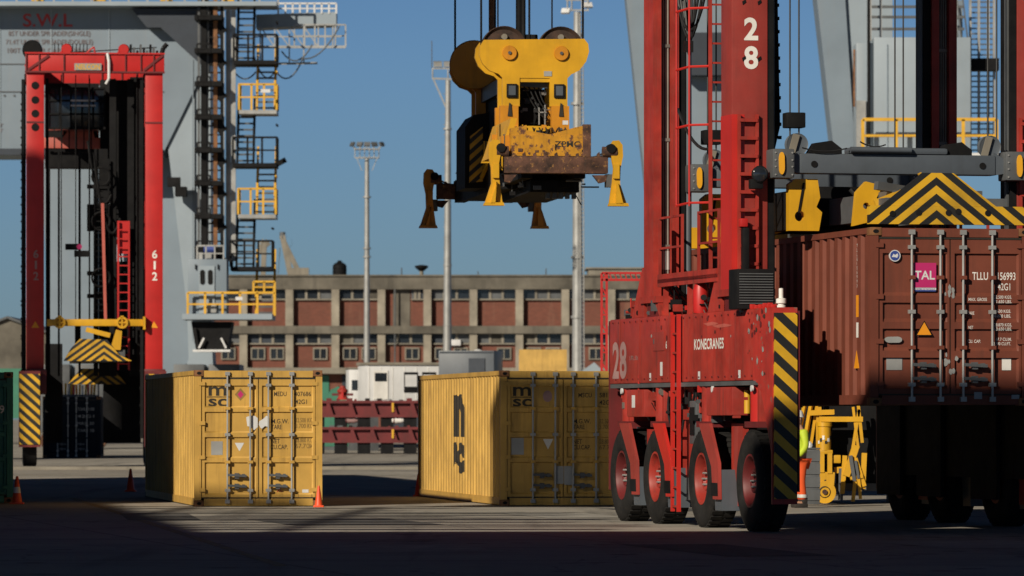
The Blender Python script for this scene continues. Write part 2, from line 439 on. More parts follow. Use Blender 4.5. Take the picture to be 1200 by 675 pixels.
# ---------------------------------------------------------------- unseen container stack and overhead rig, added off to the left (out of frame; they shade the yard)
def plain_container(name, label, loc, yaw, side, group, hh=2.591):
    t = thing(name, label, 'container', loc, yaw, group)
    k = MB(); nper = 44; L = 12.192
    ys = []
    for i in range(nper):
        b0 = .1 + i * (L - .2) / nper; p = (L - .2) / nper
        ys += [(b0, 0), (b0 + p * .25, 0), (b0 + p * .5, .036), (b0 + p * .75, .036)]
    ys.append((L - .1, 0))
    for x, s in ((.02, 1), (2.418, -1)):
        k.grid([0, 1], list(range(len(ys))), lambda a, j, x=x, s=s: (x + s * ys[j][1], ys[j][0], .14 + a * (hh - .26)), side)
    k.box(.03, 2.40, .03, L - .03, hh - .06, hh - .03, side); k.box(.03, 2.40, .03, L - .03, .12, .15, side)
    k.box(.03, 2.40, .02, .05, .14, hh - .1, side); k.box(.03, 2.40, L - .05, L - .02, .14, hh - .1, side)
    k.build('shell', t)
    f = MB()
    for x0 in (0, 2.318):
        f.box(x0, x0 + .12, .121, L - .121, 0, .14, side); f.box(x0, x0 + .12, .121, L - .121, hh - .12, hh, side)
        for y0 in (0, L - .12): f.box(x0, x0 + .12, y0, y0 + .12, 0, hh, side)
    for y0 in (0.002, L - .122): f.box(.121, 2.317, y0, y0 + .12, 0, .14, side); f.box(.121, 2.317, y0, y0 + .12, hh - .12, hh, side)
    f.build('frame', t)
    return t
stk = None
YS = R(9)
cols = [M['cont_b'], M['red_dark'], M['cont_y'], M['cont_g'], M['cont_r']]
words_ = ['bottom', 'second', 'middle', 'fourth', 'top']
for r_ in range(3):  # added stack; its near corner shades the yellow boxes' sides
    for h_ in range(5):
        for c_ in range(1):
            loc = Vector((-13.2, 92.4, 0)) + Matrix.Rotation(YS, 3, 'Z') @ Vector((-2.438 - c_ * 2.7, r_ * 12.7, 0))
            loc.z = h_ * 2.6
            lab = 'unseen container %s in the %s tall stack added for shade' % (['at the bottom', 'second from ground', 'midway up', 'fourth from ground', 'topmost'][h_], ['front', 'middle', 'rear'][r_])
            plain_container('shipping_container', lab, loc, YS, cols[(h_ * 2 + r_) % 5], 'unseen containers added to shade the yard')

def sh(gx, gy, z):
    s = z / math.tan(ELEV)
    return Vector((gx - s * math.sin(HEAD), gy - s * math.cos(HEAD), z))
t = thing('shade_rig', 'unseen pale rig of overhead decks and bars added to shade the yard', 'crane', (0, 0, 0))  # unseen rig, added and shaped only to cast shade on the yard
k = MB()
ZD = 20.0
def slab(pts, m, z=ZD, th=1.0):
    q = [sh(x, y, z) for x, y in pts]
    k.prism([(p.x, p.y) for p in q], (0, 0, z), (1, 0, 0), (0, 1, 0), (0, 0, th), m)
slab([(-7.5, 40), (24, 40), (24, 80.8), (4.6, 77.3), (3.0, 75.6), (-5.0, 75.0)], M['crane'], th=.3)  # added slab, outlined to throw the dark foreground
slab([(-34, 40), (-7.0, 40), (-4.2, 70.5), (-9.2, 108), (-34, 108)], M['crane'], z=ZD + .35, th=.3)
k.build('shade_deck', t)
k = MB()
# added bars beside the deck, throwing streaks of shade on the ground
for gy, w, x0, x1, sl in ((77.2, .40, -8, 1.5, .02), (80.5, .30, -7, 2, -.03), (84.6, .60, -8, 1.5, .05), (90.6, .55, -9, 1, -.03), (95, .35, -9.5, -1, .02), (79.0, .22, -6, 2, .03), (82.6, .26, -5, 1, .0), (87.2, .30, -8, -1, .04), (88.6, .22, -5, 1, -.02), (92.6, .3, -9, -2, .03), (97.4, .28, -9.6, -4, .02), (86.0, .2, -6, 0, .01)):
    a, b = sh(x0, gy - sl * 5, ZD + .4), sh(x1, gy + sl * 5, ZD + .4)
    k.bar(a, b, w, .22, M['crane'])
for gx in (-7, -3.5):
    k.bar(sh(gx, 75, ZD + .5), sh(gx + 1.0, 97 if gx < -2 else 84, ZD + .5), .14, .2, M['steel_d'])
k.build('shade_bars', t)
k = MB()
# added slats hung in the air to half shade the middle box's doors
for i in range(9):
    a = sh(-1.7 + i * .52, 97.0, ZD + 3.4); b = a + Vector((0, 0, 3.0))
    k.bar(a, b, .30, .30, M['steel_d'])
k.bar(sh(-2, 97, ZD + 3.4) + Vector((0, 0, 3)), sh(3.2, 97, ZD + 3.4) + Vector((0, 0, 3)), .3, .3, M['steel_d']); k.bar(sh(-2, 97, ZD + 3.4), sh(3.2, 97, ZD + 3.4), .3, .3, M['steel_d'])
k.build('shade_slats', t)
k = MB()
n_ = Vector((math.cos(HEAD), -math.sin(HEAD), 0)); a_ = Vector((math.sin(HEAD), math.cos(HEAD), 0))
c_ = n_ * -61.6 + a_ * 35
k.bar(c_ - n_ * 4.4 + Vector((0, 0, 34.5)), c_ + n_ * 4.4 + Vector((0, 0, 34.5)), 3.0, 6.0, M['crane'])  # added panel that shades the rear of the hanging spreader
k.bar(c_ + Vector((0, 0, ZD + 1)), c_ + Vector((0, 0, 31.6)), .5, .5, M['crane']); k.build('shade_panel', t)
k = MB(); k.box(-46, -41.2, 175.6, 176.8, 19.4, 27.0, M['crane']); k.box(-43.8, -43.3, 176, 176.5, 0, 19.39, M['crane']); k.build('shade_block', t); k = MB(); k.box(-44.2, -42.6, 128.2, 129.8, 27.8, 34.6, M['crane']); k.box(-43.6, -43.2, 128.8, 129.2, 0, 27.79, M['crane']); k.build('leg', t)  # added blocks on thin posts, shading the navy box and a carrier column
for (x, y) in ((-52, 12), (-52, 58), (-24, -14), (-36, 66)):
    k = MB(); k.box(x - .9, x + .9, y - .9, y + .9, 0, ZD, M['crane']); k.build('leg', t)  # posts added under the unseen deck

# ---------------------------------------------------------------- brick warehouse
def brick_mat():
    m = bpy.data.materials.new("old_red_brick"); m.use_nodes = True
    nt = m.node_tree; b = nt.nodes["Principled BSDF"]; tc = nt.nodes.new("ShaderNodeTexCoord"); co = tc.outputs["Object"]
    mp = nt.nodes.new("ShaderNodeMapping"); mp.inputs["Rotation"].default_value = (R(-90), 0, 0); nt.links.new(co, mp.inputs["Vector"])
    br = nt.nodes.new("ShaderNodeTexBrick"); nt.links.new(mp.outputs[0], br.inputs["Vector"])
    br.inputs["Color1"].default_value = (.175, .056, .036, 1); br.inputs["Color2"].default_value = (.135, .043, .028, 1); br.inputs["Mortar"].default_value = (.12, .062, .045, 1)
    br.inputs["Scale"].default_value = 1; br.inputs["Brick Width"].default_value = .3; br.inputs["Row Height"].default_value = .09; br.inputs["Mortar Size"].default_value = .008
    n = noise(nt, co, .35, 6, .65)
    c = mixc(nt, nmath(nt, 'MULTIPLY', ramp(nt, n, .5, .75), .6), br.outputs[0], (.07, .035, .025))
    n2 = noise(nt, mapped(nt, co, (1.2, 1, .12)), 1.0, 5)
    c = mixc(nt, nmath(nt, 'MULTIPLY', ramp(nt, n2, .55, .75), .4), c, (.25, .15, .10))
    nt.links.new(c, b.inputs["Base Color"]); b.inputs["Roughness"].default_value = .9
    return m
M['brick'] = brick_mat()
DB = 420.0; pm = DB / 6000.0
bx0, bx1 = (170 - 600) * pm, (1500 - 600) * pm
Z = lambda v, d=DB: CAMH + (490 - v) * d / 6000.0
t = thing('brick_warehouse', 'long two storey red brick warehouse with concrete pilasters and stained parapet', 'building', (bx0, DB, 0))
W_ = bx1 - bx0
k = MB(); k.box(0, W_, .5, 14, 0, Z(324), M['brick']); k.build('wall', t)
k = MB()
k.box(-.3, W_ + .3, -.15, 14.3, Z(339), Z(322.5), M['conc_d']); k.box(-.5, W_ + .5, -.3, 14.5, Z(324), Z(322), M['conc_d'])
k.build('parapet', t)
k = MB(); k.box(-.3, W_ + .3, -.3, .49, Z(391), Z(382), M['conc_d']); k.build('floor_band', t)
k = MB(); k.box(-.3, W_ + .3, -.8, .49, Z(438), Z(431), M['conc']); k.build('canopy', t)
pil = [393 + 53.9 * i for i in range(-4, 21)]
for u in pil:
    x = (u - 600) * pm - bx0
    if x < 0 or x > W_: continue
    k = MB()
    k.box(x - .32, x + .32, -.12, .5, Z(430.9), Z(391.1), M['pilaster']); k.box(x - .32, x + .32, -.12, .5, Z(381.9), Z(339.1), M['pilaster'])
    k.build('pilaster', t)
for i, u in enumerate(pil[:-1]):
    xa = (u - 600) * pm - bx0 + .34; xb = xa + 53.9 * pm - .68
    if xa < 0: continue
    for (va, vb) in ((350, 339.2), (402, 391.2)):
        if i == 5 and va == 350:   # bay with a boarded opening
            o = MB(); o.box(xa + .6, xa + 2.0, .42, .52, Z(382), Z(339.2), M['conc_d']); o.build('boarded_opening', t); xs_ = xa + 2.1
        else: xs_ = xa
        o = MB()
        for j_ in range(3): o.box(xs_ + (xb - xs_) * j_ / 3, xs_ + (xb - xs_) * (j_ + 1) / 3 - .002, .40, .495, Z(va), Z(vb), M[rnd.choice(['glass', 'glass', 'glass', 'navy', 'steel_d', 'conc_d'])])
        w_ = o.build('window', t)
        f = MB(); nb = 3
        f.box(xs_, xb, .22, .48, Z(va + 1.6), Z(va), M['conc'])
        for j in range(1, nb):
            xx = xs_ + (xb - xs_) * j / nb; f.box(xx - .10, xx + .10, .30, .39, Z(va), Z(vb), M['conc'])
        f.build('frame', w_)
    # small square windows low in the lower bays
    for fx in ((.12, .62) if i % 2 == 0 else (.55,)):
        xx = xa + (xb - xa) * fx
        o = MB(); o.box(xx, xx + .95, .40, .495, Z(420), Z(409), M['glass']); w_ = o.build('window', t)
        f = MB(); f.box(xx - .12, xx + 1.07, .30, .49, Z(408.9), Z(407), M['conc']); f.box(xx - .12, xx + 1.07, .30, .49, Z(421.5), Z(420.1), M['conc'])
        f.box(xx + .43, xx + .52, .33, .39, Z(420), Z(409), M['conc']); f.box(xx - .12, xx - .01, .30, .49, Z(420), Z(409), M['conc']); f.box(xx + .96, xx + 1.07, .30, .49, Z(420), Z(409), M['conc'])
        f.build('frame', w_)
    if i in (1, 6):
        o = MB(); o.bbox(xb - 1.6, xb - .7, -.1, .45, Z(405), Z(398), M['white'], .03); o.build('air_conditioner', t)
    # loading openings under the canopy
    o = MB(); o.box(xa + .2, xb - .2, .38, .5, 0, Z(440), M['navy'] if i % 3 else M['cont_g']); o.build('loading_door', t)
k = MB(); k.path([(20.5, -.15, Z(339)), (20.5, -.15, Z(432))], .07, M['steel_d']); k.build('drainpipe', t)
k = MB()
a = (690 - 600) * pm - bx0; b = (742 - 600) * pm - bx0
k.box(a, b + 3, 3, 10, Z(322), Z(314), M['conc']); k.box(a - .2, b + 3.2, 2.8, 10.2, Z(313.9), Z(312), M['conc']); k.build('roof_block', t)
k = MB()
for u, h in ((470, 9), (527, 7), (640, 8), (560, 5)):
    x = (u - 600) * pm - bx0; k.tube((x, 2, Z(323)), (x, 2, Z(322 - h)), .05, M['steel_d'])
k.build('antenna', t)

t = thing('water_tank', 'black ribbed water tank with domed lid on the warehouse roof', 'tank', P(398, 323, DB + 3))
k = MB()
k.lathe([(0, 0), (.58, 0), (.58, .25), (.61, .28), (.58, .31), (.58, .55), (.61, .58), (.58, .61), (.56, .85), (.4, 1.02), (.2, 1.1), (0, 1.12)], Matrix.Translation((0, 0, 0)), M['black'])
k.build('tank_body', t)
k = MB(); k.lathe([(.19, 1.08), (.2, 1.2), (.12, 1.25), (0, 1.26)], Matrix.Translation((0, 0, 0)), M['black'], 12); k.build('lid', t)
t = thing('roof_vent', 'dark mushroom shaped vent on a pale stub on the warehouse roof', 'vent', P(494, 324, DB + 3))
k = MB(); k.lathe([(.16, 0), (.16, .55)], Matrix.Identity(4), M['conc'], 12); k.build('stub', t)
k = MB(); k.lathe([(.2, .45), (.55, .75), (.55, .88), (.2, .95), (0, .96)], Matrix.Identity(4), M['black'], 14); k.build('cowl', t)
t = thing('dish_antenna', 'white satellite dish on a mast in front of the brick wall', 'antenna', P(560, 425, 400))
k = MB(); k.tube((0, 0, -6), (0, 0, 1.0), .05, M['steel']); k.build('mast', t)
k = MB(); k.lathe([(0, .18), (.25, .14), (.45, .06), (.55, -.05)], Matrix.Translation((0, -.2, .55)) @ Matrix.Rotation(R(70), 4, 'X'), M['white'], 18); k.build('dish', t)

# far jib of a dock crane over the roofline
t = thing('dock_crane', 'far cream dock crane with two leaning struts above the warehouse roof', 'crane', P(345, 330, 520))
def W2(u, v, d=520): return P(u, v, d)
k = MB(); k.bar(W2(331, 276), W2(343, 335), .55, .55, M['conc']); k.bar(W2(333, 284), W2(358, 335), .5, .5, M['conc']); k.build('jib', t, world=True)
k = MB(); k.lathe([(.6, -.2), (.6, .2)], axm('y', W2(335.5, 284)), M['steel_d'], 14); k.tube(W2(331, 272), W2(331, 280), .3, M['steel_d']); k.build('sheave', t, world=True)
k = MB(); k.tube(W2(328, 290), W2(326, 322), .04, M['steel_d']); k.build('hook', t, world=True)
k = MB(); k.bar(W2(310, 284), W2(308, 330), .5, .5, M['conc']); k.path([W2(305, 298), W2(306, 286), W2(310, 282), W2(315, 288)], .3, M['conc']); k.build('cab_post', t, world=True)
k = MB(); k.bar(W2(338, 322), W2(362, 322), .8, 1.4, M['conc']); k.build('base', t, world=True)

# brown shed behind the far left
t = thing('storage_shed', 'low tan shed with a gabled roof behind the red carrier numbered 612', 'building', P(-40, 490, 330))
k = MB(); k.prism([(0, 0), (5.4, 0), (5.4, 5.4), (2.7, 6.4), (0, 5.4)], (0, 0, 0), (1, 0, 0), (0, 0, 1), (0, 14, 0), M['conc_d']); k.build('wall', t)
k = MB(); k.bar((-.2, 7, 5.40), (2.7, 7, 6.50), 14.6, .15, M['steel_d'], up=(0, 0, 1)); k.bar((5.6, 7, 5.40), (2.7, 7, 6.50), 14.6, .15, M['steel_d']); k.build('roof', t)
k = MB(); k.box(1.5, 3.9, -.06, .02, 0, 3.2, M['cont_g']); k.build('door', t)

# ---------------------------------------------------------------- light masts
def flood(k, c, s, m, yaw=0, tilt=35):
    Mx = Matrix.Translation(c) @ Matrix.Rotation(R(yaw), 4, 'Z') @ Matrix.Rotation(R(-tilt), 4, 'X')
    k.box(-s * .6, s * .6, -s * .18, s * .18, -s * .4, s * .4, m, Mx)
d = 350
base = P(430, 490, d); base.z = 0
t = thing('light_mast', 'slim white mast with a crown of floodlights rising behind the white cabins', 'light mast', base, 0, 'yard light masts')
top = P(430, 186, d)
k = MB(); k.tube(base, top, .24, M['steel'], 12, .15)
for v in (300, 290, 230): k.tube(P(430, v, d), P(430, v + 2, d), .27, M['steel'], 12)
k.build('pole', t, world=True)
k = MB()
for v, w in ((185, 14), (175, 15)):
    for y in (-.5, .5): k.bar(P(430 - w, v, d) + Vector((0, y, 0)), P(430 + w, v, d) + Vector((0, y, 0)), .05, .06, M['steel'])
for i in range(6):
    u = 416 + i * 5.6
    k.tube(P(u, 185, d), P(u, 172, d), .035, M['steel'])
k.bar(P(424, 200, d), P(418, 185, d), .05, .05, M['steel']); k.bar(P(436, 200, d), P(442, 185, d), .05, .05, M['steel'])
k.build('platform', t, world=True)
for i in range(5):
    k = MB(); flood(k, P(413 + i * 8.6, 169, d), .36, M['steel_d'], (i - 2) * 28, 25); k.tube(P(415 + i * 7.5, 174, d), P(413 + i * 8.6, 169, d), .04, M['steel']); k.build('floodlight', t, world=True)
d = 330
base = P(524, 490, d); base.z = 0
t = thing('light_mast', 'pale mast with a side bracket of two lamps and a thin spike on top', 'light mast', base, 0, 'yard light masts')
k = MB(); k.tube(base, P(525, 94, d), .30, M['steel'], 12, .17)
for v in (150, 230, 310, 380, 420): k.tube(P(524.5, v, d), P(524.5, v + 2, d), .28, M['steel'], 12)
k.build('pole', t, world=True)
k = MB()
k.bar(P(507, 92, d), P(540, 93, d), .12, .12, M['steel']); k.bar(P(507, 80, d), P(528, 80, d), .10, .12, M['steel'])
k.bar(P(508, 93, d), P(523, 127, d), .10, .10, M['steel']); k.tube(P(507, 93, d), P(507, 80, d), .05, M['steel']); k.tube(P(525, 93, d), P(525, 80, d), .05, M['steel'])
k.tube(P(506, 80, d), P(506, 48, d), .03, M['steel_d'])
k.build('bracket', t, world=True)
for u in (513, 525):
    k = MB(); k.box(-.28, .28, -.2, .2, -.16, .16, M['steel'], Matrix.Translation(P(u, 75, d)) @ Matrix.Rotation(R(12), 4, 'X')); k.build('floodlight', t, world=True)
k = MB()
for i in range(26):
    v = 110 + i * 12; k.tube(P(519.5, v, d), P(522, v, d), .02, M['steel'], 5)
k.build('step_pegs', t, world=True)

d = 300
base = P(677, 490, d); base.z = 0
t = thing('light_mast', 'thick grey mast with a ladder and lamp platform right behind the hanging spreader', 'light mast', base, 0, 'yard light masts')
k = MB(); k.tube(base, P(676.5, 14, d), .36, M['steel'], 14, .22)
for v in (40, 120, 210, 300, 370): k.tube(P(676.5, v, d), P(676.5, v + 3, d), .38, M['steel'], 14)
k.build('pole', t, world=True)
k = MB()
for du in (4, 8.2): k.tube(P(676.5 + du, 488, d) + Vector((0, -.45, 0)), P(676.5 + du * .8, 16, d) + Vector((0, -.45, 0)), .035, M['steel'], 6)
for i in range(95):
    v = 20 + i * 4.9; k.tube(P(680, v, d) + Vector((0, -.45, 0)), P(684.5, v, d) + Vector((0, -.45, 0)), .022, M['steel'], 5)
k.build('ladder', t, world=True)
k = MB()
for v in (12, 0, -12):
    k.bar(P(663, v, d), P(690, v, d), .1, .1, M['steel'])
for u in (665, 670, 682, 689): k.tube(P(u, 12, d), P(u, -14, d), .05, M['steel'])
k.build('platform', t, world=True)
for u in (663, 689):
    k = MB(); flood(k, P(u, 13 if u < 670 else 6, d), .42, M['white'], -20 if u < 670 else 20); k.build('floodlight', t, world=True)

# red lattice goal post behind the yellow box
d = 130
base = P(708, 490, d); base.z = 0
t = thing('lattice_frame', 'slender bright red lattice frame rising behind the yellow box', 'frame', base)
k = MB()
for u in (705, 711): k.bar(P(u, 560, d), P(u, 320, d), .06, .06, M['red_kal'])
for i in range(20):
    v = 325 + i * 11; k.bar(P(705, v, d), P(711, v + (11 if i % 2 else 0), d), .035, .035, M['red_kal'])
k.build('post', t, world=True)
k = MB()
for v in (320, 328): k.bar(P(705, v, d), P(760, v, d), .06, .06, M['red_kal'])
for i in range(9): k.bar(P(708 + i * 6, 320, d), P(711 + i * 6, 328, d), .03, .03, M['red_kal'])
k.build('beam', t, world=True)
k = MB()
for u in (754, 760): k.bar(P(u, 560, d), P(u, 320, d), .06, .06, M['red_kal'])
k.build('post', t, world=True)
# ---------------------------------------------------------------- quay cranes
def poly_px(k, pts, d, depth, m):
    q = [P(u, v, d) for u, v in pts]
    k.prism([(p.x, p.z) for p in q], (0, d, 0), (1, 0, 0), (0, 0, 1), (0, depth, 0), m)
def rail_px(k, u0, u1, vt, vb, d, m, r=.035, posts=3, mids=1, y=0.0):
    r *= 1.35
    Y = Vector((0, y, 0))
    k.bar(P(u0, vt, d) + Y, P(u1, vt, d) + Y, 2*r, 2*r, m)
    for j in range(mids):
        v = vt + (vb - vt) * (j + 1) / (mids + 1.0); k.bar(P(u0, v, d) + Y, P(u1, v, d) + Y, 1.5*r, 1.5*r, m)
    for i in range(posts):
        u = u0 + (u1 - u0) * i / (posts - 1.0); k.bar(P(u, vt, d) + Y, P(u, vb, d) + Y, 2*r, 2*r, m)

D = 280
t = thing('quay_crane', 'pale blue quay crane with red lifting capacity lettering and zigzag stairs', 'crane', (P(120, 490, D).x, D, 0))
k = MB(); poly_px(k, [(-90, 8), (250, 8), (250, 60), (190, 182), (-90, 182)], D, 5.0, M['crane'])
for v in (75, 107.5): k.bar(P(-90, v, D) - Vector((0, .03, 0)), P(192, v, D) - Vector((0, .03, 0)), .06, .05, M['steel_d'])
for u in (-40, 0, 60, 128): k.bar(P(u, 9, D) - Vector((0, .02, 0)), P(u, 181, D) - Vector((0, .02, 0)), .05, .05, M['crane_w'])
for i in range(24): k.tube(P(-86 + i * 11.4, 112, D) - Vector((0, .06, 0)), P(-86 + i * 11.4, 112, D), .06, M['steel_d'], 7)
k.build('portal_beam', t, world=True)
k = MB(); k.bar(P(-90, 178, D) - Vector((0, .1, 0)), P(190, 178, D) - Vector((0, .1, 0)), .2, .35, M['navy']); k.build('lower_flange', t, world=True)  # dark strip along the beam's foot, standing in for underside shade
k = MB(); poly_px(k, [(48, 181), (116, 181), (110, 440), (118, 470), (52, 470), (60, 440)], D + .2, 3.0, M['crane']); k.build('leg', t, world=True)
k = MB(); poly_px(k, [(188, 60), (246, 60), (248, 400), (252, 470), (205, 470), (221, 420), (219, 360), (196, 165)], D + .2, 3.2, M['crane_w'])
k.bar(P(226, 70, D) , P(226, 400, D), .05, .1, M['crane']); k.build('leg', t, world=True)
k = MB(); poly_px(k, [(140, 180), (215, 180), (224, 420), (206, 440), (150, 440)], D + 3.6, 2.0, M['crane']); k.build('leg_web', t, world=True)
k = MB(); poly_px(k, [(150, 264), (205, 264), (217, 278), (217, 350), (205, 358), (150, 358)], D + 22, 3.0, M['navy']); k.build('sill_beam', t, world=True)  # beam end in dark navy, its shade put into the colour
k = MB(); poly_px(k, [(118, 181), (150, 181), (146, 470), (122, 470)], D + 22, 2.5, M['crane_w']); k.build('leg', t, world=True)
k = MB(); poly_px(k, [(154, 10), (250, 10), (250, 76), (236, 76), (188, 32), (172, 32)], D - 1.2, 1.1, M['navy']); k.build('haunch_bracket', t, world=True)  # bracket painted near black in place of its shade
k = MB()
e, z_ = (1, 0, 0), (0, 0, 1)
k.text('S.W.L', P(27, 31, D), e, z_, 15 * D / 6000, M['mark_r'], w=58 * D / 6000, off=.012, ext=.03)
for s, u0, u1, v in (('85T UNDER SPREADER(SINGLE)', 10, 106, 42), ('71.4T UNDER SPREADER(DOUBLE)', 7, 109, 52), ('100T UNDER CARGO BEAM', 9, 106, 62)):
    k.text(s, P(u0, v, D), e, z_, 5.6 * D / 6000, M['letter'], w=(u1 - u0) * D / 6000, off=.012, ext=.03)
for s, v in (('71.4T', 149), ('100T', 155)): k.text(s, P(-14, v, D), e, z_, 4 * D / 6000, M['letter'], w=18 * D / 6000, ext=.03)
k.build('marking', t, world=True)
k = MB()
k.box(*[x for x in (P(-90, 0, D).x, P(326, 0, D).x)], D - 2.0, D + 1, P(0, 10, D).z, P(0, 5, D).z, M['crane_w'])
rail_px(k, -90, 326, -24, 5, D - 1.9, M['steel'], posts=20)
for u in (40, 112, 190, 262): k.box(P(u, 0, D).x, P(u + 14, 0, D).x, D - 1.6, D - 1.0, P(0, 4, D).z, P(0, -3, D).z, M['rail_y'])
k.build('gallery', t, world=True)
# lift mast with rungs
k = MB()
for u, r, m in ((233, .06, 'steel_d'), (239, .16, 'black'), (243.5, .05, 'steel_d'), (252.5, .11, 'rusty_edge'), (260, .08, 'black'), (262, .05, 'steel')):
    k.bar(P(u, -10, D - 1.5), P(u, 306, D - 1.5), 2*r, 2*r, M[m])
for i in range(29):
    v = 2 + i * 10.4; k.bar(P(239, v, D - 1.5), P(260, v, D - 1.5), .07, .09, M['black'])
for i in range(8):
    v = 24 + i * 38.5
    k.box(P(231, 0, D).x, P(263, 0, D).x, D - 2.4, D - 1.2, P(0, v + 3, D).z, P(0, v - 2.5, D).z, M['black'])
    k.bar(P(252, v + 2, D - 1.5), P(262, v + 15, D - 1.5), .12, .5, M['black'])
    rail_px(k, 231, 246, v - 11, v, D - 2.4, M['black'], r=.03, posts=2)
k.build('lift_mast', t, world=True)
k = MB()
for u, r in ((267.5, .13), (273.5, .13)): k.bar(P(u, 12, D - .9), P(u, 306, D - .9), 2*r, 2*r, M['steel'])
for i in range(24): v = 18 + i * 12; k.bar(P(267, v, D - .9), P(274, v + 12, D - .9), .07, .07, M['steel_d'])
k.build('cable_mast', t, world=True)
# stairs
def landing(u0, u1, v, deck, rail, left_rail=True, d=D - 1.5):
    k = MB(); k.box(P(u0, 0, d).x, P(u1, 0, d).x, d - .9, d + 1.6, P(0, v + 4.5, d).z, P(0, v, d).z, deck); k.build('landing', t, world=True)
    k = MB(); rail_px(k, u0, u1, v - 30, v, d, rail, r=.04, posts=4, y=-.85)
    rail_px(k, u0, u0 + .4, v - 30, v, d, rail, r=.04, posts=2, y=.6); rail_px(k, u1 - .4, u1, v - 30, v, d, rail, r=.04, posts=2, y=.6)
    for u in (u0 + .2, u1 - .2):
        for v in (v - 30, v - 15): k.bar(P(u, v, d) + Vector((0, -.85, 0)), P(u, v, d) + Vector((0, .6, 0)), .09, .09, rail)
    k.build('handrail', t, world=True)
def flight(u0, u1, v0, v1, m, d=D - 1.4, tread=None):
    k = MB()
    a0, a1 = P(u0, v0, d), P(u0, v1, d); b0, b1 = P(u1, v0, d), P(u1, v1, d)
    off = Vector((0, 1.5, 0)); n = 8
    k.bar(a0 + off, a1, .11, .28, m); k.bar(b0 + off, b1, .11, .28, m)
    for i in range(n):
        f = (i + .5) / n; k.bar(a0.lerp(a1, f) + off * (1 - f), b0.lerp(b1, f) + off * (1 - f), .22, .09, tread or M['steel_d'])
    up = Vector((0, 0, 1.0))
    for p0, p1 in ((a0, a1), (b0, b1)):
        k.bar(p0 + off + up, p1 + up, .11, .11, m)
        for f in (.1, .5, .9): q = p0.lerp(p1, f) + off * (1 - f); k.bar(q, q + up, .09, .09, m)
    k.build('stair_flight', t, world=True)
landing(275, 325, 72, M['black'], M['black']); landing(281, 325, 130, M['steel'], M['rail_y'])
landing(274, 325, 192, M['black'], M['black']); landing(280, 324, 252, M['steel'], M['rail_y'])
landing(271, 320, 313, M['black'], M['black'])
flight(278, 297, 8, 72, M['black']); flight(301, 322, 72, 130, M['rail_y']); flight(278, 297, 132, 192, M['black'])
flight(301, 322, 192, 252, M['rail_y']); flight(277, 297, 254, 313, M['black']); flight(300, 321, 313, 370, M['rail_y'])
k = MB(); k.bar(P(322, 194, D - 1.5), P(335, 187, D - 1.5), .5, .25, M['black']); k.build('lamp_arm', t, world=True)
# base platform and control house
k = MB(); k.box(P(219, 0, D).x, P(323, 0, D).x, D - 4.2, D - .2, P(0, 376, D).z, P(0, 369.5, D).z, M['crane_w']); k.build('base_platform', t, world=True)
k = MB(); rail_px(k, 220, 322, 343, 370, D - 4.1, M['rail_y'], r=.045, posts=6); k.build('handrail', t, world=True)
k = MB(); rail_px(k, 297, 322, 330, 343, D - 4.1, M['rail_y'], r=.04, posts=3); k.build('handrail', t, world=True)
k = MB(); k.box(P(281, 0, D).x, P(289, 0, D).x, D - 4.25, D - 4.2, P(0, 354, D).z, P(0, 350, D).z, M['white']); k.box(P(309, 0, D).x, P(320, 0, D).x, D - 3.3, D - 3.28, P(0, 113, D).z, P(0, 109, D).z, M['white']); k.build('sign', t, world=True)
k = MB(); k.bbox(P(225, 0, D).x, P(270, 0, D).x, D - 3.6, D - 1.6, P(0, 370, D).z, P(0, 306, D).z, M['crane'], .04)
for u in (246.5, 248.5): pass
h = k.build('control_house', t, world=True)
k = MB(); k.box(P(238, 0, D).x, P(256, 0, D).x, D - 3.68, D - 3.61, P(0, 369, D).z, P(0, 314, D).z, M['crane_w'])
for u in (242, 251):
    o = P(u, 327, D); pts = [(a * .13, (b * .13 + (.27 if b > 0 else -.27))) for a, b in disc(16, 1)]
    k.prism(pts, (o.x, D - 3.72, o.z), (1, 0, 0), (0, 0, 1), (0, .03, 0), M['black'])
for u in (234, 260): k.bar(P(u, 312, D) + Vector((0, -3.7, 0)), P(u, 318, D) + Vector((0, -3.7, 0)), .06, .06, M['black'])
k.box(P(243, 0, D).x, P(258, 0, D).x, D - 3.8, D - 3.69, P(0, 368, D).z, P(0, 357, D).z, M['sticker'])
k.build('door', h)
for o in [h.children[0]]:
    o.data.transform(rootmat(t).inverted())
k = MB(); k.tube(P(239, 292, D - 2.5), P(251, 292, D - 2.5), .22, M['blue_s'], 14); k.box(P(237, 0, D).x, P(253, 0, D).x, D - 2.9, D - 2.1, P(0, 306, D).z, P(0, 298, D).z, M['steel'])
rail_px(k, 231, 262, 288, 306, D - 3.4, M['steel'], r=.03, posts=4); k.build('winch_motor', t, world=True)
k = MB(); poly_px(k, [(224, 377), (272, 377), (266, 412), (230, 412)], D - 3.4, 2.4, M['black']); k.bar(P(228, 384, D - 3.6), P(232, 411, D - 3.6), .15, .15, M['black']); k.build('cable_hopper', t, world=True)
k = MB(); k.bar(P(226, 411, D - 3.8), P(270, 411, D - 3.8), .12, .12, M['white']); k.bar(P(233, 408, D - 3.7), P(239, 396, D - 3.7), .1, .1, M['white']); k.bar(P(265, 408, D - 3.7), P(259, 396, D - 3.7), .1, .1, M['white']); k.build('guide_bar', t, world=True)
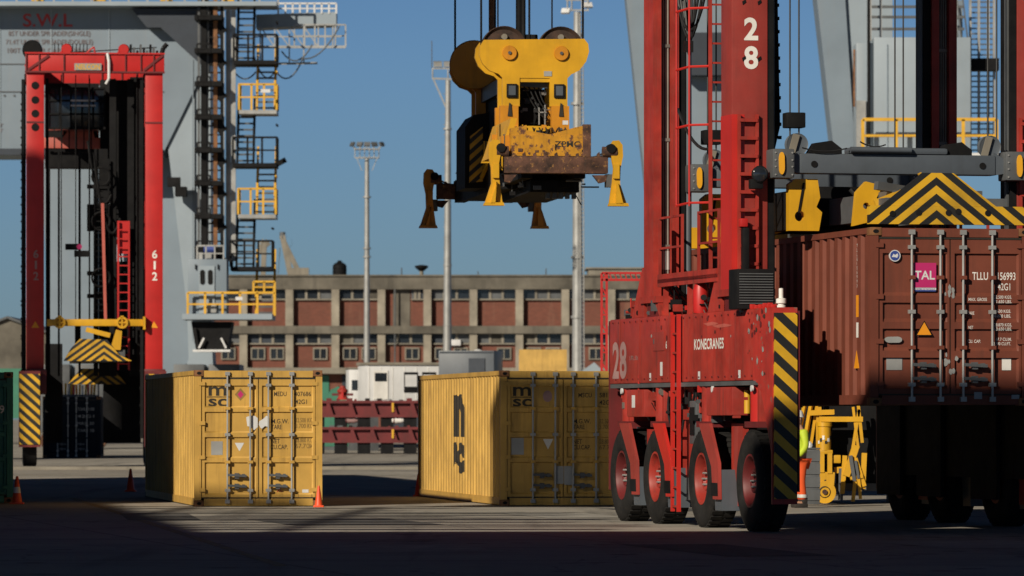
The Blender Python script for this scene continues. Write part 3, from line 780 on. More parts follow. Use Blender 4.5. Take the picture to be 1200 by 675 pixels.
for u0 in (205, 246, 48, 90):
    k = MB(); k.bbox(P(u0, 0, D).x, P(u0 + 36, 0, D).x, D - 1.2, D + 3.4, .9, P(0, 440, D).z + .6, M['steel_d'], .06); bo = k.build('bogie', t, world=True)
    k = MB()
    for du in (9, 27): k.lathe([(.0, -.3), (.42, -.3), (.45, 0), (.42, .3), (0, .3)], axm('y', P(u0 + du, 490, D) + Vector((0, -.5, -CAMH + .45))), M['rust'], 18)
    k.build('wheel', bo); 
    bo.children[0].data.transform(rootmat(t).inverted())
for (u, v) in ((206, 215),):
    k = MB(); k.box(P(198, 0, D).x, P(213, 0, D).x, D - 1.3, D - .9, P(0, 220, D).z, P(0, 209, D).z, M['black']); k.box(P(207, 0, D).x, P(220, 0, D).x, D - 1.4, D - .3, P(0, 231, D).z, P(0, 220, D).z, M['black']); k.build('floodlight', t, world=True)
# upper right gangway
k = MB(); poly_px(k, [(300, 17), (394, 14), (394, 29), (300, 33)], D + 1, 2.0, M['crane_w']); k.build('gangway_beam', t, world=True)
k = MB()
rail_px(k, 326, 394, 4, 16, D + 1, M['white'], r=.035, posts=9)
for y in (0, 1.6):
    k.bar(P(296, 55, D + y), P(405, 55, D + y), .12, .14, M['steel']); k.bar(P(296, 43, D + y), P(400, 43, D + y), .07, .07, M['steel']); k.bar(P(296, 75, D + y), P(372, 74, D + y), .10, .12, M['steel'])
    rail_px(k, 345, 405, 29, 55, D + y, M['steel'], r=.03, posts=6)
    for i in range(6):
        u = 305 + i * 17; k.bar(P(u, 31, D + y), P(u, 74 if u < 372 else 55, D + y), .07, .07, M['steel'])
        if u < 370: k.bar(P(u, 31, D + y), P(u + 17, 55, D + y), .06, .06, M['steel'])
k.build('gangway_truss', t, world=True)
k = MB()
for a, b, s in (((276, 86), (300, 84), .35), ((296, 60), (325, 78), 1.0), ((322, 82), (356, 66), .8), ((330, 60), (366, 52), .7), ((352, 68), (398, 30), .6)):
    k.sag(P(*a, D - .5), P(*b, D - .5), s, .045, M['grey_b'])
k.build('festoon_cable', t, world=True)

D = 262
t = thing('quay_crane', 'white quay crane with slanting legs behind the tall red carrier', 'crane', (P(900, 490, D).x, D, 0))
k = MB(); poly_px(k, [(730, -40), (866, -40), (858, 220), (862, 528), (775, 528), (768, 320), (751, 165)], D, 3.5, M['crane']); k.build('leg', t, world=True)
k = MB(); poly_px(k, [(801, 38), (850, 38), (850, 88), (801, 88)], D - 1.3, 1.2, M['navy']); k.build('shade_patch', t, world=True)  # dark box standing in for a patch of shade on the leg
k = MB(); poly_px(k, [(953, -40), (988, -40), (1025, 528), (1003, 528), (977, 175)], D + .01, 3.5, M['crane']); poly_px(k, [(988.2, -40), (1046, -40), (1046, 528), (1025.2, 528)], D + .3, 3.0, M['crane_w']); k.build('leg', t, world=True)
k = MB(); k.bbox(P(1019, 0, D).x, P(1131, 0, D).x, D - 3.2, D - .4, P(0, 184, D).z, P(0, 49, D).z, M['crane_w'], .04)
for u in (1040, 1075, 1099): k.bar(P(u, 52, D - 3.22), P(u, 182, D - 3.22), .05, .04, M['crane'])
h = k.build('control_house', t, world=True)
k = MB(); k.box(P(1103, 0, D).x, P(1106, 0, D).x, D - 3.3, D - 3.21, P(0, 83, D).z, P(0, 67, D).z, M['black']); k.box(P(1100, 0, D).x, P(1108, 0, D).x, D - 3.3, D - 3.21, P(0, 138, D).z, P(0, 127, D).z, M['steel_d']); k.build('switch_box', t, world=True)
k = MB(); k.bbox(P(999, 0, D).x, P(1018.5, 0, D).x, D - 2.8, D - .6, P(0, 186, D).z, P(0, 55, D).z, M['crane_w'], .04); k.bar(P(1001, 58, D - 2.85), P(1001, 125, D - 2.85), .1, .05, M['rusty_edge']); k.box(P(999, 0, D).x, P(1010, 0, D).x, D - 3.0, D - 2.81, P(0, 180, D).z, P(0, 122, D).z, M['sticker']); k.build('cable_cabinet', t, world=True)
k = MB(); rail_px(k, 1011, 1168, 140, 178, D - 4.4, M['rail_y'], r=.06, posts=5); k.build('handrail', t, world=True)
k = MB(); k.box(P(1004, 0, D).x, P(1170, 0, D).x, D - 4.6, D - .3, P(0, 189, D).z, P(0, 184.5, D).z, M['white']); k.build('platform', t, world=True)
k = MB()
for u in (1020, 1032, 1100, 1120): k.bar(P(u, -10, D - 2), P(u, 48, D - 2), .12, .12, M['steel'])
for v in (8, 20, 34): k.bar(P(1020, v, D - 2), P(1130, v, D - 2), .1, .14, M['steel_d'])
for i in range(5): k.bar(P(1100 + i * 7, -4, D - 2), P(1106 + i * 7, 46, D - 2), .07, .07, M['steel_d'])
poly_px(k, [(1100, 0), (1128, 0), (1128, 48), (1100, 48)], D - 1.2, .3, M['crane'])
k.build('stair_truss', t, world=True)
k = MB()
for u in (1137, 1147, 1158, 1165): k.bar(P(u, -20, D - 1), P(u, 200, D - 1), .13, .13, M['steel'])
for i in range(34):
    v = -10 + i * 6.2; k.bar(P(1137, v, D - 1), P(1165, v, D - 1), .08, .07, M['steel_d'])
for v in (78,): k.box(P(1132, 0, D).x, P(1167, 0, D).x, D - 1.8, D - .6, P(0, v + 7, D).z, P(0, v - 7, D).z, M['black'])
k.build('ladder_tower', t, world=True)
k = MB(); k.tube(P(1018, -20, D - 3), P(1018, 170, D - 3), .08, M['black']); k.build('hoist_rope', t, world=True)
# ---------------------------------------------------------------- detailed containers
CW, CL, CH = 2.438, 12.192, 2.591
NP = 30; PER = (CL - .24) / NP
def corr(y):
    """depth of the side wall's corrugation at distance y from the door end"""
    f = ((y - .12) / PER) % 1.0
    if f < .38: return 0.0
    if f < .5: return .045 * (f - .38) / .12
    if f < .88: return .045
    return .045 * (1 - (f - .88) / .12)
def corr_ys():
    ys = []
    for i in range(NP):
        b0 = .12 + i * PER; ys += [b0, b0 + PER * .38, b0 + PER * .5, b0 + PER * .88]
    return ys + [.12 + NP * PER]
def container(name, label, loc, yaw, side, doorm, frame, edge, group=None, bands=((.22, .84), (.92, 1.32), (1.40, 1.80), (1.88, 2.30)), rec=.035, slope=.03, gasket='mark_k'):
    t = thing(name, label, 'container', loc, yaw, group)
    ys = corr_ys()
    k = MB()
    k.grid([.16, CH - .09], ys, lambda z, y: (.012 + corr(y), y, z), side)
    k.build('side_wall', t, recalc=False)
    k = MB(); k.grid([.16, CH - .09], ys, lambda z, y: (CW - .012 - corr(y), y, z), side); k.build('side_wall', t, recalc=False)
    k = MB(); k.grid(ys, [.03, CW - .03], lambda y, x: (x, y, CH - .01 - corr(y) * .5), side); k.build('roof', t, recalc=False)
    k = MB()
    xs = [.1 + i * (CW - .2) / 36 for i in range(37)]
    k.grid(xs, [.16, CH - .09], lambda x, z: (x, CL - .02 - (.036 if int((x - .1) / (CW - .2) * 36 + .5) % 4 in (2, 3) else 0), z), side); k.build('end_wall', t, recalc=False)
    k = MB(); k.box(.06, CW - .06, .14, CL - .06, .13, .16, M['black']); k.build('floor', t)
    k = MB()
    for x0, x1 in ((0, .06), (CW - .06, CW)):
        k.box(x0, x1, .121, CL - .121, 0.02, .16, frame); k.box(x0, x1, .121, CL - .121, CH - .09, CH - .004, frame)
    for x0, x1 in ((0, .125), (CW - .125, CW)):
        k.box(x0, x1, 0, .12, .12, CH - .12, edge); k.box(x0, x1, CL - .12, CL, .12, CH - .12, frame)
    k.box(.18, CW - .18, .004, .10, CH - .135, CH - .008, frame); k.box(.18, CW - .18, .004, .10, .015, .15, frame)
    k.box(.18, CW - .18, CL - .1, CL - .004, CH - .12, CH - .008, frame); k.box(.18, CW - .18, CL - .1, CL - .004, .015, .15, frame)
    if gasket:
        k.box(.126, CW - .126, .012, .03, CH - .165, CH - .136, M[gasket]); k.box(.126, CW - .126, .012, .03, .151, .172, M[gasket])
    k.build('frame', t)
    for x0 in (-.003, CW - .177):
        for y0 in (-.003, CL - .177):
            for z0 in (-.001, CH - .117):
                k = MB(); k.bbox(x0, x0 + .18, y0, y0 + .18, z0, z0 + .118, M['rusty_edge'], .012)
                k.prism([(a * .045, b * .03) for a, b in disc(12, 1)], (x0 + .09, y0 - .002, z0 + .06), (1, 0, 0), (0, 0, 1), (0, .003, 0), M['black'])
                k.build('corner_casting', t)
    doors = []
    for s in (0, 1):
        x0, x1 = (.135, CW / 2 - .008) if s == 0 else (CW / 2 + .008, CW - .135)
        zs = [.175]
        for a, b in bands: zs += [a, a + slope, b - .012, b]
        zs += [CH - .168]
        xs = [x0, x0 + .06, x0 + .085, x1 - .06, x1 - .035, x1]
        def fn(x, z):
            inx = x0 + .08 < x < x1 - .05
            inz = any(a + slope - 1e-4 <= z <= b - .012 + 1e-4 for a, b in bands)
            return (x, .022 + (rec if inx and inz else 0), z)
        k = MB(); k.grid(xs, zs, fn, doorm)
        k.box(x0, x1, .07, .10, .175, CH - .168, doorm)
        for xa, xb in ((x0, x0 + .004), (x1 - .004, x1)): k.box(xa, xb, .0225, .07, .175, CH - .168, M['mark_k'])
        k.box(x0, x1, .0225, .07, CH - .172, CH - .168, M['mark_k'])
        d = k.build('door', t, recalc=False); doors.append(d)
        hx = .126 if s == 0 else CW - .126
        k = MB()
        for z in (.28, .9, 1.55, 2.3): k.box(hx - .04, hx + .075 if s == 0 else hx + .04, -.012, .02, z, z + .07, doorm) if s == 0 else k.box(hx - .075, hx + .04, -.012, .02, z, z + .07, doorm)
        k.build('hinge', d)
        for fx in ((.49, .925) if s == 0 else (.18, .625)):
            bx = x0 + fx; k = MB()
            k.tube((bx, -.022, .06), (bx, -.022, CH - .05), .019, M['steel'], 10)
            for z in (.06, CH - .1):
                k.box(bx - .045, bx + .045, -.046, .003, z, z + .07, M['steel'])
            for z in (.28, .82, 1.34, 1.84, 2.28): k.box(bx - .05, bx + .05, -.045, .02, z, z + .055, doorm if z in (.82, 1.84) else M['steel'])
            b = k.build('locking_bar', d)
        for zz in (.60, .40):
            k = MB(); hx0 = x0 + (.49 if s == 0 else .18)
            k.bar((hx0, -.05, zz), (hx0 + .36, -.05, zz - .02), .018, .045, M['steel_d']); k.box(hx0 + .14, hx0 + .22, -.035, .06, zz - .07, zz + .035, M['steel_d'])
            k.box(hx0 + .28, hx0 + .33, -.04, .06, zz - .05, zz + .02, M['steel_d'])
            k.build('handle', d)
    return t, doors
EX, EZ = (1, 0, 0), (0, 0, 1)
def frac(x): return x * CW
def msc(k, x, z, m, w=.42, h=.34):
    """m over sc lettering on a door"""
    k.text('m', (x, .0575, z + h * .54), EX, EZ, h * .46, m, w=w * .92, off=.018, ext=.003)
    k.box(x - .03, x + w + .03, .0545, .0565, z + h * .46, z + h * .50, m)
    k.text('sc', (x, .0575, z), EX, EZ, h * .40, m, w=w * .95, off=.02, ext=.003)

# yellow box on the left
D1 = 97.2
c1, d1 = container('shipping_container', 'worn yellow shipping container with sunlit doors and a small bright cone at its corner', (P(228, 490, D1).x, D1, 0), R(8.5),
                   M['cont_y'], M['cont_y2'], M['cont_y2'], M['cont_y2'], 'yellow containers standing on the yard')
k = MB(); msc(k, .27, 1.90, M['mark_k'], .38, .38); k.build('marking', d1[0])
def sq(k, x, z, w, h, m, y=.0195, d=.002): k.box(x, x + w, y - d, y, z, z + h, m)
k = MB(); sq(k, .32, .98, .22, .26, M['sticker'], .0545)
k.prism([(-.09, .08), (.09, .08), (0, -.08)], (.86, .0545, 1.13), EX, EZ, (0, .002, 0), M['white'])
k.prism([(-.11, 0), (0, -.12), (.11, 0), (0, .12)], (.88, .0545, 2.13), EX, EZ, (0, .002, 0), M['mark_f']); k.prism([(-.06, 0), (0, -.075), (.06, 0), (0, .075)], (.88, .0535, 2.13), EX, EZ, (0, .001, 0), M['magenta'])
k.prism([(0, 0), (.10, .03), (.17, .02), (.22, -.02), (.22, -.19), (.15, -.25), (.12, -.21), (.06, -.18), (.02, -.17)], (.985, .0190, 1.70), EX, EZ, (0, .002, 0), M['white'])
k.build('sticker', d1[0])
k = MB()
for s, x, z, w, m in (('MEDU', 1.52, 2.10, .24, 'mark_k'), ('407686', 1.91, 2.10, .32, 'mark_k'), ('1', 2.33, 2.10, .03, 'mark_f'), ('42G1', 1.93, 1.95, .22, 'mark_k'),
                      ('M.G.W.', 1.47, 1.58, .33, 'mark_k'), ('TARE', 1.47, 1.47, .20, 'mark_k'), ('NET', 1.47, 1.20, .16, 'mark_k'), ('CU.CAP.', 1.45, 1.09, .33, 'mark_k'),
                      ('32.500', 1.93, 1.60, .2, 'mark_f'), ('KG', 2.16, 1.60, .10, 'mark_f'), ('3.700', 1.93, 1.49, .2, 'mark_f'), ('KG', 2.16, 1.49, .10, 'mark_f'), ('28.800', 1.93, 1.22, .2, 'mark_f'), ('KG', 2.16, 1.22, .10, 'mark_f'), ('67.7', 1.93, 1.11, .2, 'mark_f'), ('CBM', 2.14, 1.11, .12, 'mark_f')):
    k.text(s, (x, .0575 if x < 2.3 else .0225, z), EX, EZ, .085, M[m], w=w, off=.008, ext=.003)
k.text('X', (1.57, .0575, .27), EX, EZ, .12, M['mark_r'], w=.11)
k.build('marking', d1[1])
k = MB(); k.prism([(0, 0), (.08, .05), (.14, .11), (.17, .08), (.17, -.11), (.11, -.09), (.05, -.14), (.02, -.12), (-.01, -.06)], (1.235, .0185, 1.62), EX, EZ, (0, .002, 0), M['white'])
sq(k, 2.06, .26, .12, .06, M['white'], .0545); k.build('sticker', d1[1])

# yellow box in the middle
D2 = 98.0
c2, d2 = container('shipping_container', 'yellow shipping container with large black lettering on its ribbed sunlit side and shaded doors', (P(586.5, 490, D2).x, D2, 0), R(8.5),
                   M['cont_y'], M['cont_y2'], M['cont_y2'], M['cont_y2'], 'yellow containers standing on the yard')
k = MB(); msc(k, .25, 1.90, M['mark_k'], .38, .38); k.build('marking', d2[0])
k = MB(); k.prism([(a * .09, b * .11) for a, b in disc(20, 1)], (.92, .0545, 2.10), EX, EZ, (0, .002, 0), M['white_f']); sq(k, .20, .98, .26, .32, M['sticker'], .0545)
k.prism([(-.10, .1), (.10, .1), (0, -.1)], (.93, .0545, 1.18), EX, EZ, (0, .03, 0), M['white_d']); sq(k, 1.04, .42, .185, .34, M['sticker']); k.build('sticker', d2[0])
k = MB()
for s, x, z, w, m in (('MSCU', 1.52, 2.08, .26, 'mark_k'), ('581953', 1.93, 2.08, .34, 'mark_k'), ('42G1', 1.93, 1.94, .24, 'mark_k'), ('M.G.W.', 1.42, 1.58, .34, 'mark_k'), ('TARE', 1.42, 1.47, .22, 'mark_k'),
                      ('NET', 1.42, 1.19, .17, 'mark_k'), ('CU.CAP.', 1.42, 1.08, .34, 'mark_k'), ('32.500', 1.93, 1.58, .22, 'mark_f'), ('3.700', 1.93, 1.47, .2, 'mark_f'), ('28.800', 1.93, 1.19, .22, 'mark_f'), ('67.7', 1.93, 1.08, .2, 'mark_f')):
    k.text(s, (x, .0575 if x < 2.3 else .0225, z), EX, EZ, .085, M[m], w=w, off=.008, ext=.003)
k.build('marking', d2[1])
k = MB(); sq(k, 1.235, .40, .20, .36, M['sticker']); k.build('sticker', d2[1])
# tall lettering that follows the ribs of the side
k = MB()
for s, y1, z, h, w in (('m', 6.85, 1.30, .87, 1.6), ('sc', 6.85, .55, .64, 1.6)):
    cuts = []
    for y in corr_ys():
        if 4.8 < y < 7.2: cuts.append(y1 - y)
    k.text(s, (.012, y1, z), (0, -1, 0), EZ, h, M['mark_k'], w=w, off=.06, ext=.004, warp=lambda x, y1=y1: -corr(y1 - x), cuts=cuts)
k.build('marking', c2.children[0], recalc=False)

# navy box far behind the left carrier
D3 = 215.0
c3, d3 = container('shipping_container', 'dark navy shipping container in shade behind the legs of the red carrier numbered 612', (P(50, 490, D3).x, D3, 0), R(4), M['cont_b'], M['cont_b'], M['cont_b'], M['cont_b'])
k = MB(); sq(k, .25, 1.9, .4, .3, M['sticker']); sq(k, .3, .9, .2, .2, M['sticker']); k.build('sticker', d3[0])
k = MB()
for i, z in enumerate((2.0, 1.7, 1.4, 1.1)): k.text(('TGHU 3158', '42G1', 'MAX 30', 'TARE 38')[i], (1.45, .0215, z), EX, EZ, .12, M['sticker'], w=.7)
k.build('marking', d3[1])

# green box at the left edge
D4 = 101.0
c4, d4 = container('shipping_container', 'dark green shipping container numbered 92 beside the cone with a pale band', (P(15.5, 490, D4).x - CW * .99, D4 - .35, 0), R(8.5), M['cont_g'], M['cont_g'], M['cont_g'], M['cont_g'])
k = MB(); k.text('9', (2.17, .0215, 1.78), EX, EZ, .15, M['white_d'], off=.01); k.text('2', (1.97, .0215, 1.78), EX, EZ, .15, M['white_d'], off=.01); k.build('marking', d4[1])

# yellow box beyond the middle one, seen above it
D5 = 262.0
loc5 = P(608.5, 490, D5); loc5.z = 2.6
c5 = plain_container('shipping_container', 'small looking yellow container seen above the middle yellow box', loc5, 0, M['cont_y'], None)
k = MB(); k.text('m', (1.28, -.03, 1.0), EX, EZ, .5, M['mark_k'], w=.8, off=.04); k.text('sc', (1.28, -.03, .45), EX, EZ, .45, M['mark_k'], w=.8, off=.04)
k.box(.02, 2.41, -.005, .018, .12, 2.48, M['cont_y']); k.build('panel', c5)
c5b = plain_container('shipping_container', 'lower yellow container hidden below another behind the middle box', P(608.5, 490, D5).xy.to_3d(), 0, M['cont_y'], None)
D6 = 250.0
loc6 = P(524, 490, D6); loc6.z = .9
t = thing('workshop_container', 'blue grey workshop container with a vent panel between the white cabins and the yellow box', 'container', P(514, 490, D6).xy.to_3d(), R(-10))
w6 = 66 * D6 / 6000
k = MB(); k.bbox(0, w6, 0, 2.4, 2.05, Z(411, D6), M['grey_b'], .03)
k.box(.05, w6 - .05, -.02, .01, Z(414, D6), Z(412, D6), M['navy'])
k.build('wall', t)
k = MB(); k.box(1.5, 2.3, -.06, -.005, 3.6, 4.6, M['navy']); k.build('vent_panel', t)
k = MB(); k.bbox(0, w6, 0, 2.4, .15, 2.0, M['grey_b'], .03); k.build('base_module', t)
# pale tarpaulined load right of the thick mast
t = thing('silo_hopper', 'pale grey sloping hopper behind the thick lamp mast', 'hopper', P(672, 490, 295).xy.to_3d(), 0)
k = MB(); k.prism([(.2, 0), (1.8, 0), (2.0, 2.6), (2.0, 4.1), (1.2, 4.9), (.2, 4.2), (0, 2.6)], (0, 0, 0), EX, EZ, (0, 2, 0), M['crane_w']); k.build('bin', t)
k = MB(); k.box(-.05, 2.05, -.05, 2.05, 2.55, 2.65, M['steel']); k.build('rib', t)

# white site cabins
D7 = 262.0; q = D7 / 6000
def zz(v): return CAMH + (490 - v) * q
t = thing('site_cabin', 'long white site cabin with a door and shuttered windows above the red racks', 'cabin', P(431, 490, D7).xy.to_3d(), R(14))
w7 = 108 * q
k = MB(); k.bbox(0, w7, 0, 2.4, zz(470), zz(428), M['white'], .03)
for i in range(6): k.box(.05 + i * .62, .08 + i * .62, -.02, .01, zz(468), zz(430), M['white_d'])
k.build('wall', t)
k = MB(); k.box(-.06, w7 + .06, -.08, 2.5, zz(428) + .01, zz(424.5), M['conc']); k.build('roof', t)
for x in (1.9, 2.85):
    k = MB(); k.box(x, x + .72, -.03, .02, zz(460), zz(436), M['black']); wq = k.build('window', t)
    k = MB(); k.box(x + .05, x + .67, -.05, -.031, zz(453), zz(439), M['white']); k.build('shutter', wq)
k = MB()
k.box(.30, 1.05, -.05, -.021, zz(468), zz(434), M['white_d']); k.box(.36, .99, -.056, -.051, zz(447), zz(437), M['glass']); k.build('door', t)
k = MB()
for x in (.2, w7 - .6): k.box(x, x + .4, .2, 2.2, 0, zz(470), M['steel_d'])
k.build('support', t)
t = thing('site_cabin', 'small lower white cabin with two dark windows at the left end of the long cabin', 'cabin', P(409, 490, D7 + 2.6).xy.to_3d(), R(6))
k = MB(); k.bbox(0, .98, 0, 2.2, zz(472), zz(432), M['white'], .03); k.build('wall', t)
k = MB(); k.box(-.05, 1.03, -.06, 2.26, zz(432) + .01, zz(430), M['conc']); k.build('roof', t)
for x in (.14, .54):
    k = MB(); k.box(x, x + .3, -.02, .02, zz(457), zz(445), M['glass']); k.build('window', t)
k = MB(); k.box(.1, .9, .2, 2, 0, zz(472), M['steel_d']); k.build('support', t)
t = thing('covered_load', 'rounded green tarpaulin load behind the red racks', 'load', P(396, 490, 268).xy.to_3d())
k = MB(); k.prism([(-.7, .2), (.7, .2), (.7, 2.4), (.45, 3.1), (0, 3.35), (-.4, 3.15), (-.7, 2.5)], (0, 0, 0), EX, EZ, (0, 3, 0), M['cont_g']); k.build('tarpaulin', t)
k = MB(); k.box(-.8, .8, -.2, 3.2, 0.0, .19, M['steel_d']); k.build('pallet', t)

# stacked red flat racks
D8 = 240.0; q8 = D8 / 6000
for lev, (va, vb, vd) in enumerate(((519, 500, 499), (489, 469, 471))):
    t = thing('flat_rack', 'dark red folded flat rack resting ' + ('on the ground under a second one' if lev == 0 else 'on top of another, white cabins behind it'), 'flat rack', (P(330, 490, D8).x, D8, (0, 0)[lev]), R(1.5), 'red flat racks stacked in front of the cabins')
    za, zb = CAMH + (490 - va) * q8, CAMH + (490 - vb) * q8
    w = 190 * q8
    k = MB()
    k.box(0, w, .16, 2.4, za + .12, zb - .12, M['red_dark']); k.box(0, w, -.08, 2.48, zb - .14, zb - .02, M['red_dark']); k.box(0, w, -.08, 2.48, za, za + .12, M['red_dark'])
    k.build('deck_beam', t)
    for i in range(8):
        x = .3 + i * w / 8 + rnd.uniform(-.1, .1)
        k = MB(); k.prism([(0, za + .12), (.32, za + .12), (.14, zb - .14), (0, zb - .14)], (x, -.07, 0), EX, EZ, (0, .42, 0), M['red_dark']); k.build('gusset', t)
    for u in (459,):
        x = (u - 330) * q8
        k = MB(); k.box(x, x + .10, -.13, -.085, zb - .55, zb - .12, M['rail_y']); k.build('marker_plate', t)
    k = MB()
    for i in range(16):
        x = .2 + i * w / 16 + rnd.uniform(-.15, .15); k.box(x, x + rnd.uniform(.1, .3), -.05, .2, zb - .02, zb + rnd.uniform(.02, .10), rnd.choice([M['black'], M['red_dark'], M['steel_d']]))
    k.build('lashing_gear', t)
    k = MB()
    for i in range(7): k.box(.3 + i * w / 7, .9 + i * w / 7, .05, 2.3, za - (.45 if lev else .52), za - .002, M['black'])
    k.build('dunnage', t)
k8 = CAMH + (490 - 468) * q8
t = thing('winch_reel', 'bright red winch with a domed hub standing on the upper red rack', 'winch', (P(401, 490, D8).x, D8 + .6, k8 - .02))
k = MB(); k.lathe([(.42, 0), (.3, .15), (.22, .35), (.34, .5), (.34, .62), (.2, .72), (.16, .85), (0, .9)], Matrix.Scale(.75, 4), M['red'], 16); k.build('drum', t)
k = MB(); k.bar((-.5, 0, .25), (.5, 0, .25), .12, .12, M['red_dark']); k.bar((0, -.2, 0), (0, -.2, .5), .1, .1, M['red_kal']); k.build('bracket', t)
for n_, (u, v, lab, s) in enumerate(((410, 495, 'pale canvas bundle lying between the two red racks on the left', .40), (466, 495, 'white and red bundle lying between the two red racks on the right', .30))):
    t = thing('cargo_bundle', lab, 'bundle', (P(u, 490, D8).x, D8 - .02, CAMH + (490 - 496.5) * q8))
    k = MB(); k.lathe([(0, -s), (.13, -s * .9), (.17, -s * .3), (.13, s * .2), (.15, s * .4), (.1, s * .9), (0, s)], axm('x', (0, 0.3, .16)), M['white_f'] if n_ == 0 else M['white_d'], 12); k.build('sheet', t)
    k = MB(); k.tube((-.2, .3, .16), (-.16, .3, .16), .18, M['red_dark'], 12); k.build('strap', t)
# lashing gear on the navy box
t = thing('gear_rack', 'open rack of red and yellow lashing rods above the navy container', 'rack', (P(62, 490, D3).x, D3 + .4, CH), R(4))
k = MB(); k.box(0, 1.9, 0, .08, .0, .06, M['steel_d']); k.box(0, 1.9, .9, .98, 0, .06, M['steel_d'])
for x in (0, 1.84): k.box(x, x + .06, 0, .98, .061, .7, M['steel_d'])
k.build('frame', t)
for i in range(14):
    k = MB(); x = .12 + i * .12; k.tube((x, .45, .0), (x + rnd.uniform(-.04, .04), .45, rnd.uniform(.45, .66)), .045, M[['rail_y', 'red_kal', 'orange_t', 'rail_y', 'white_d'][i % 5]], 8); k.tube((x, .45, .0), (x, .45, .08), .06, M['steel_d'], 8); k.build('rod', t)
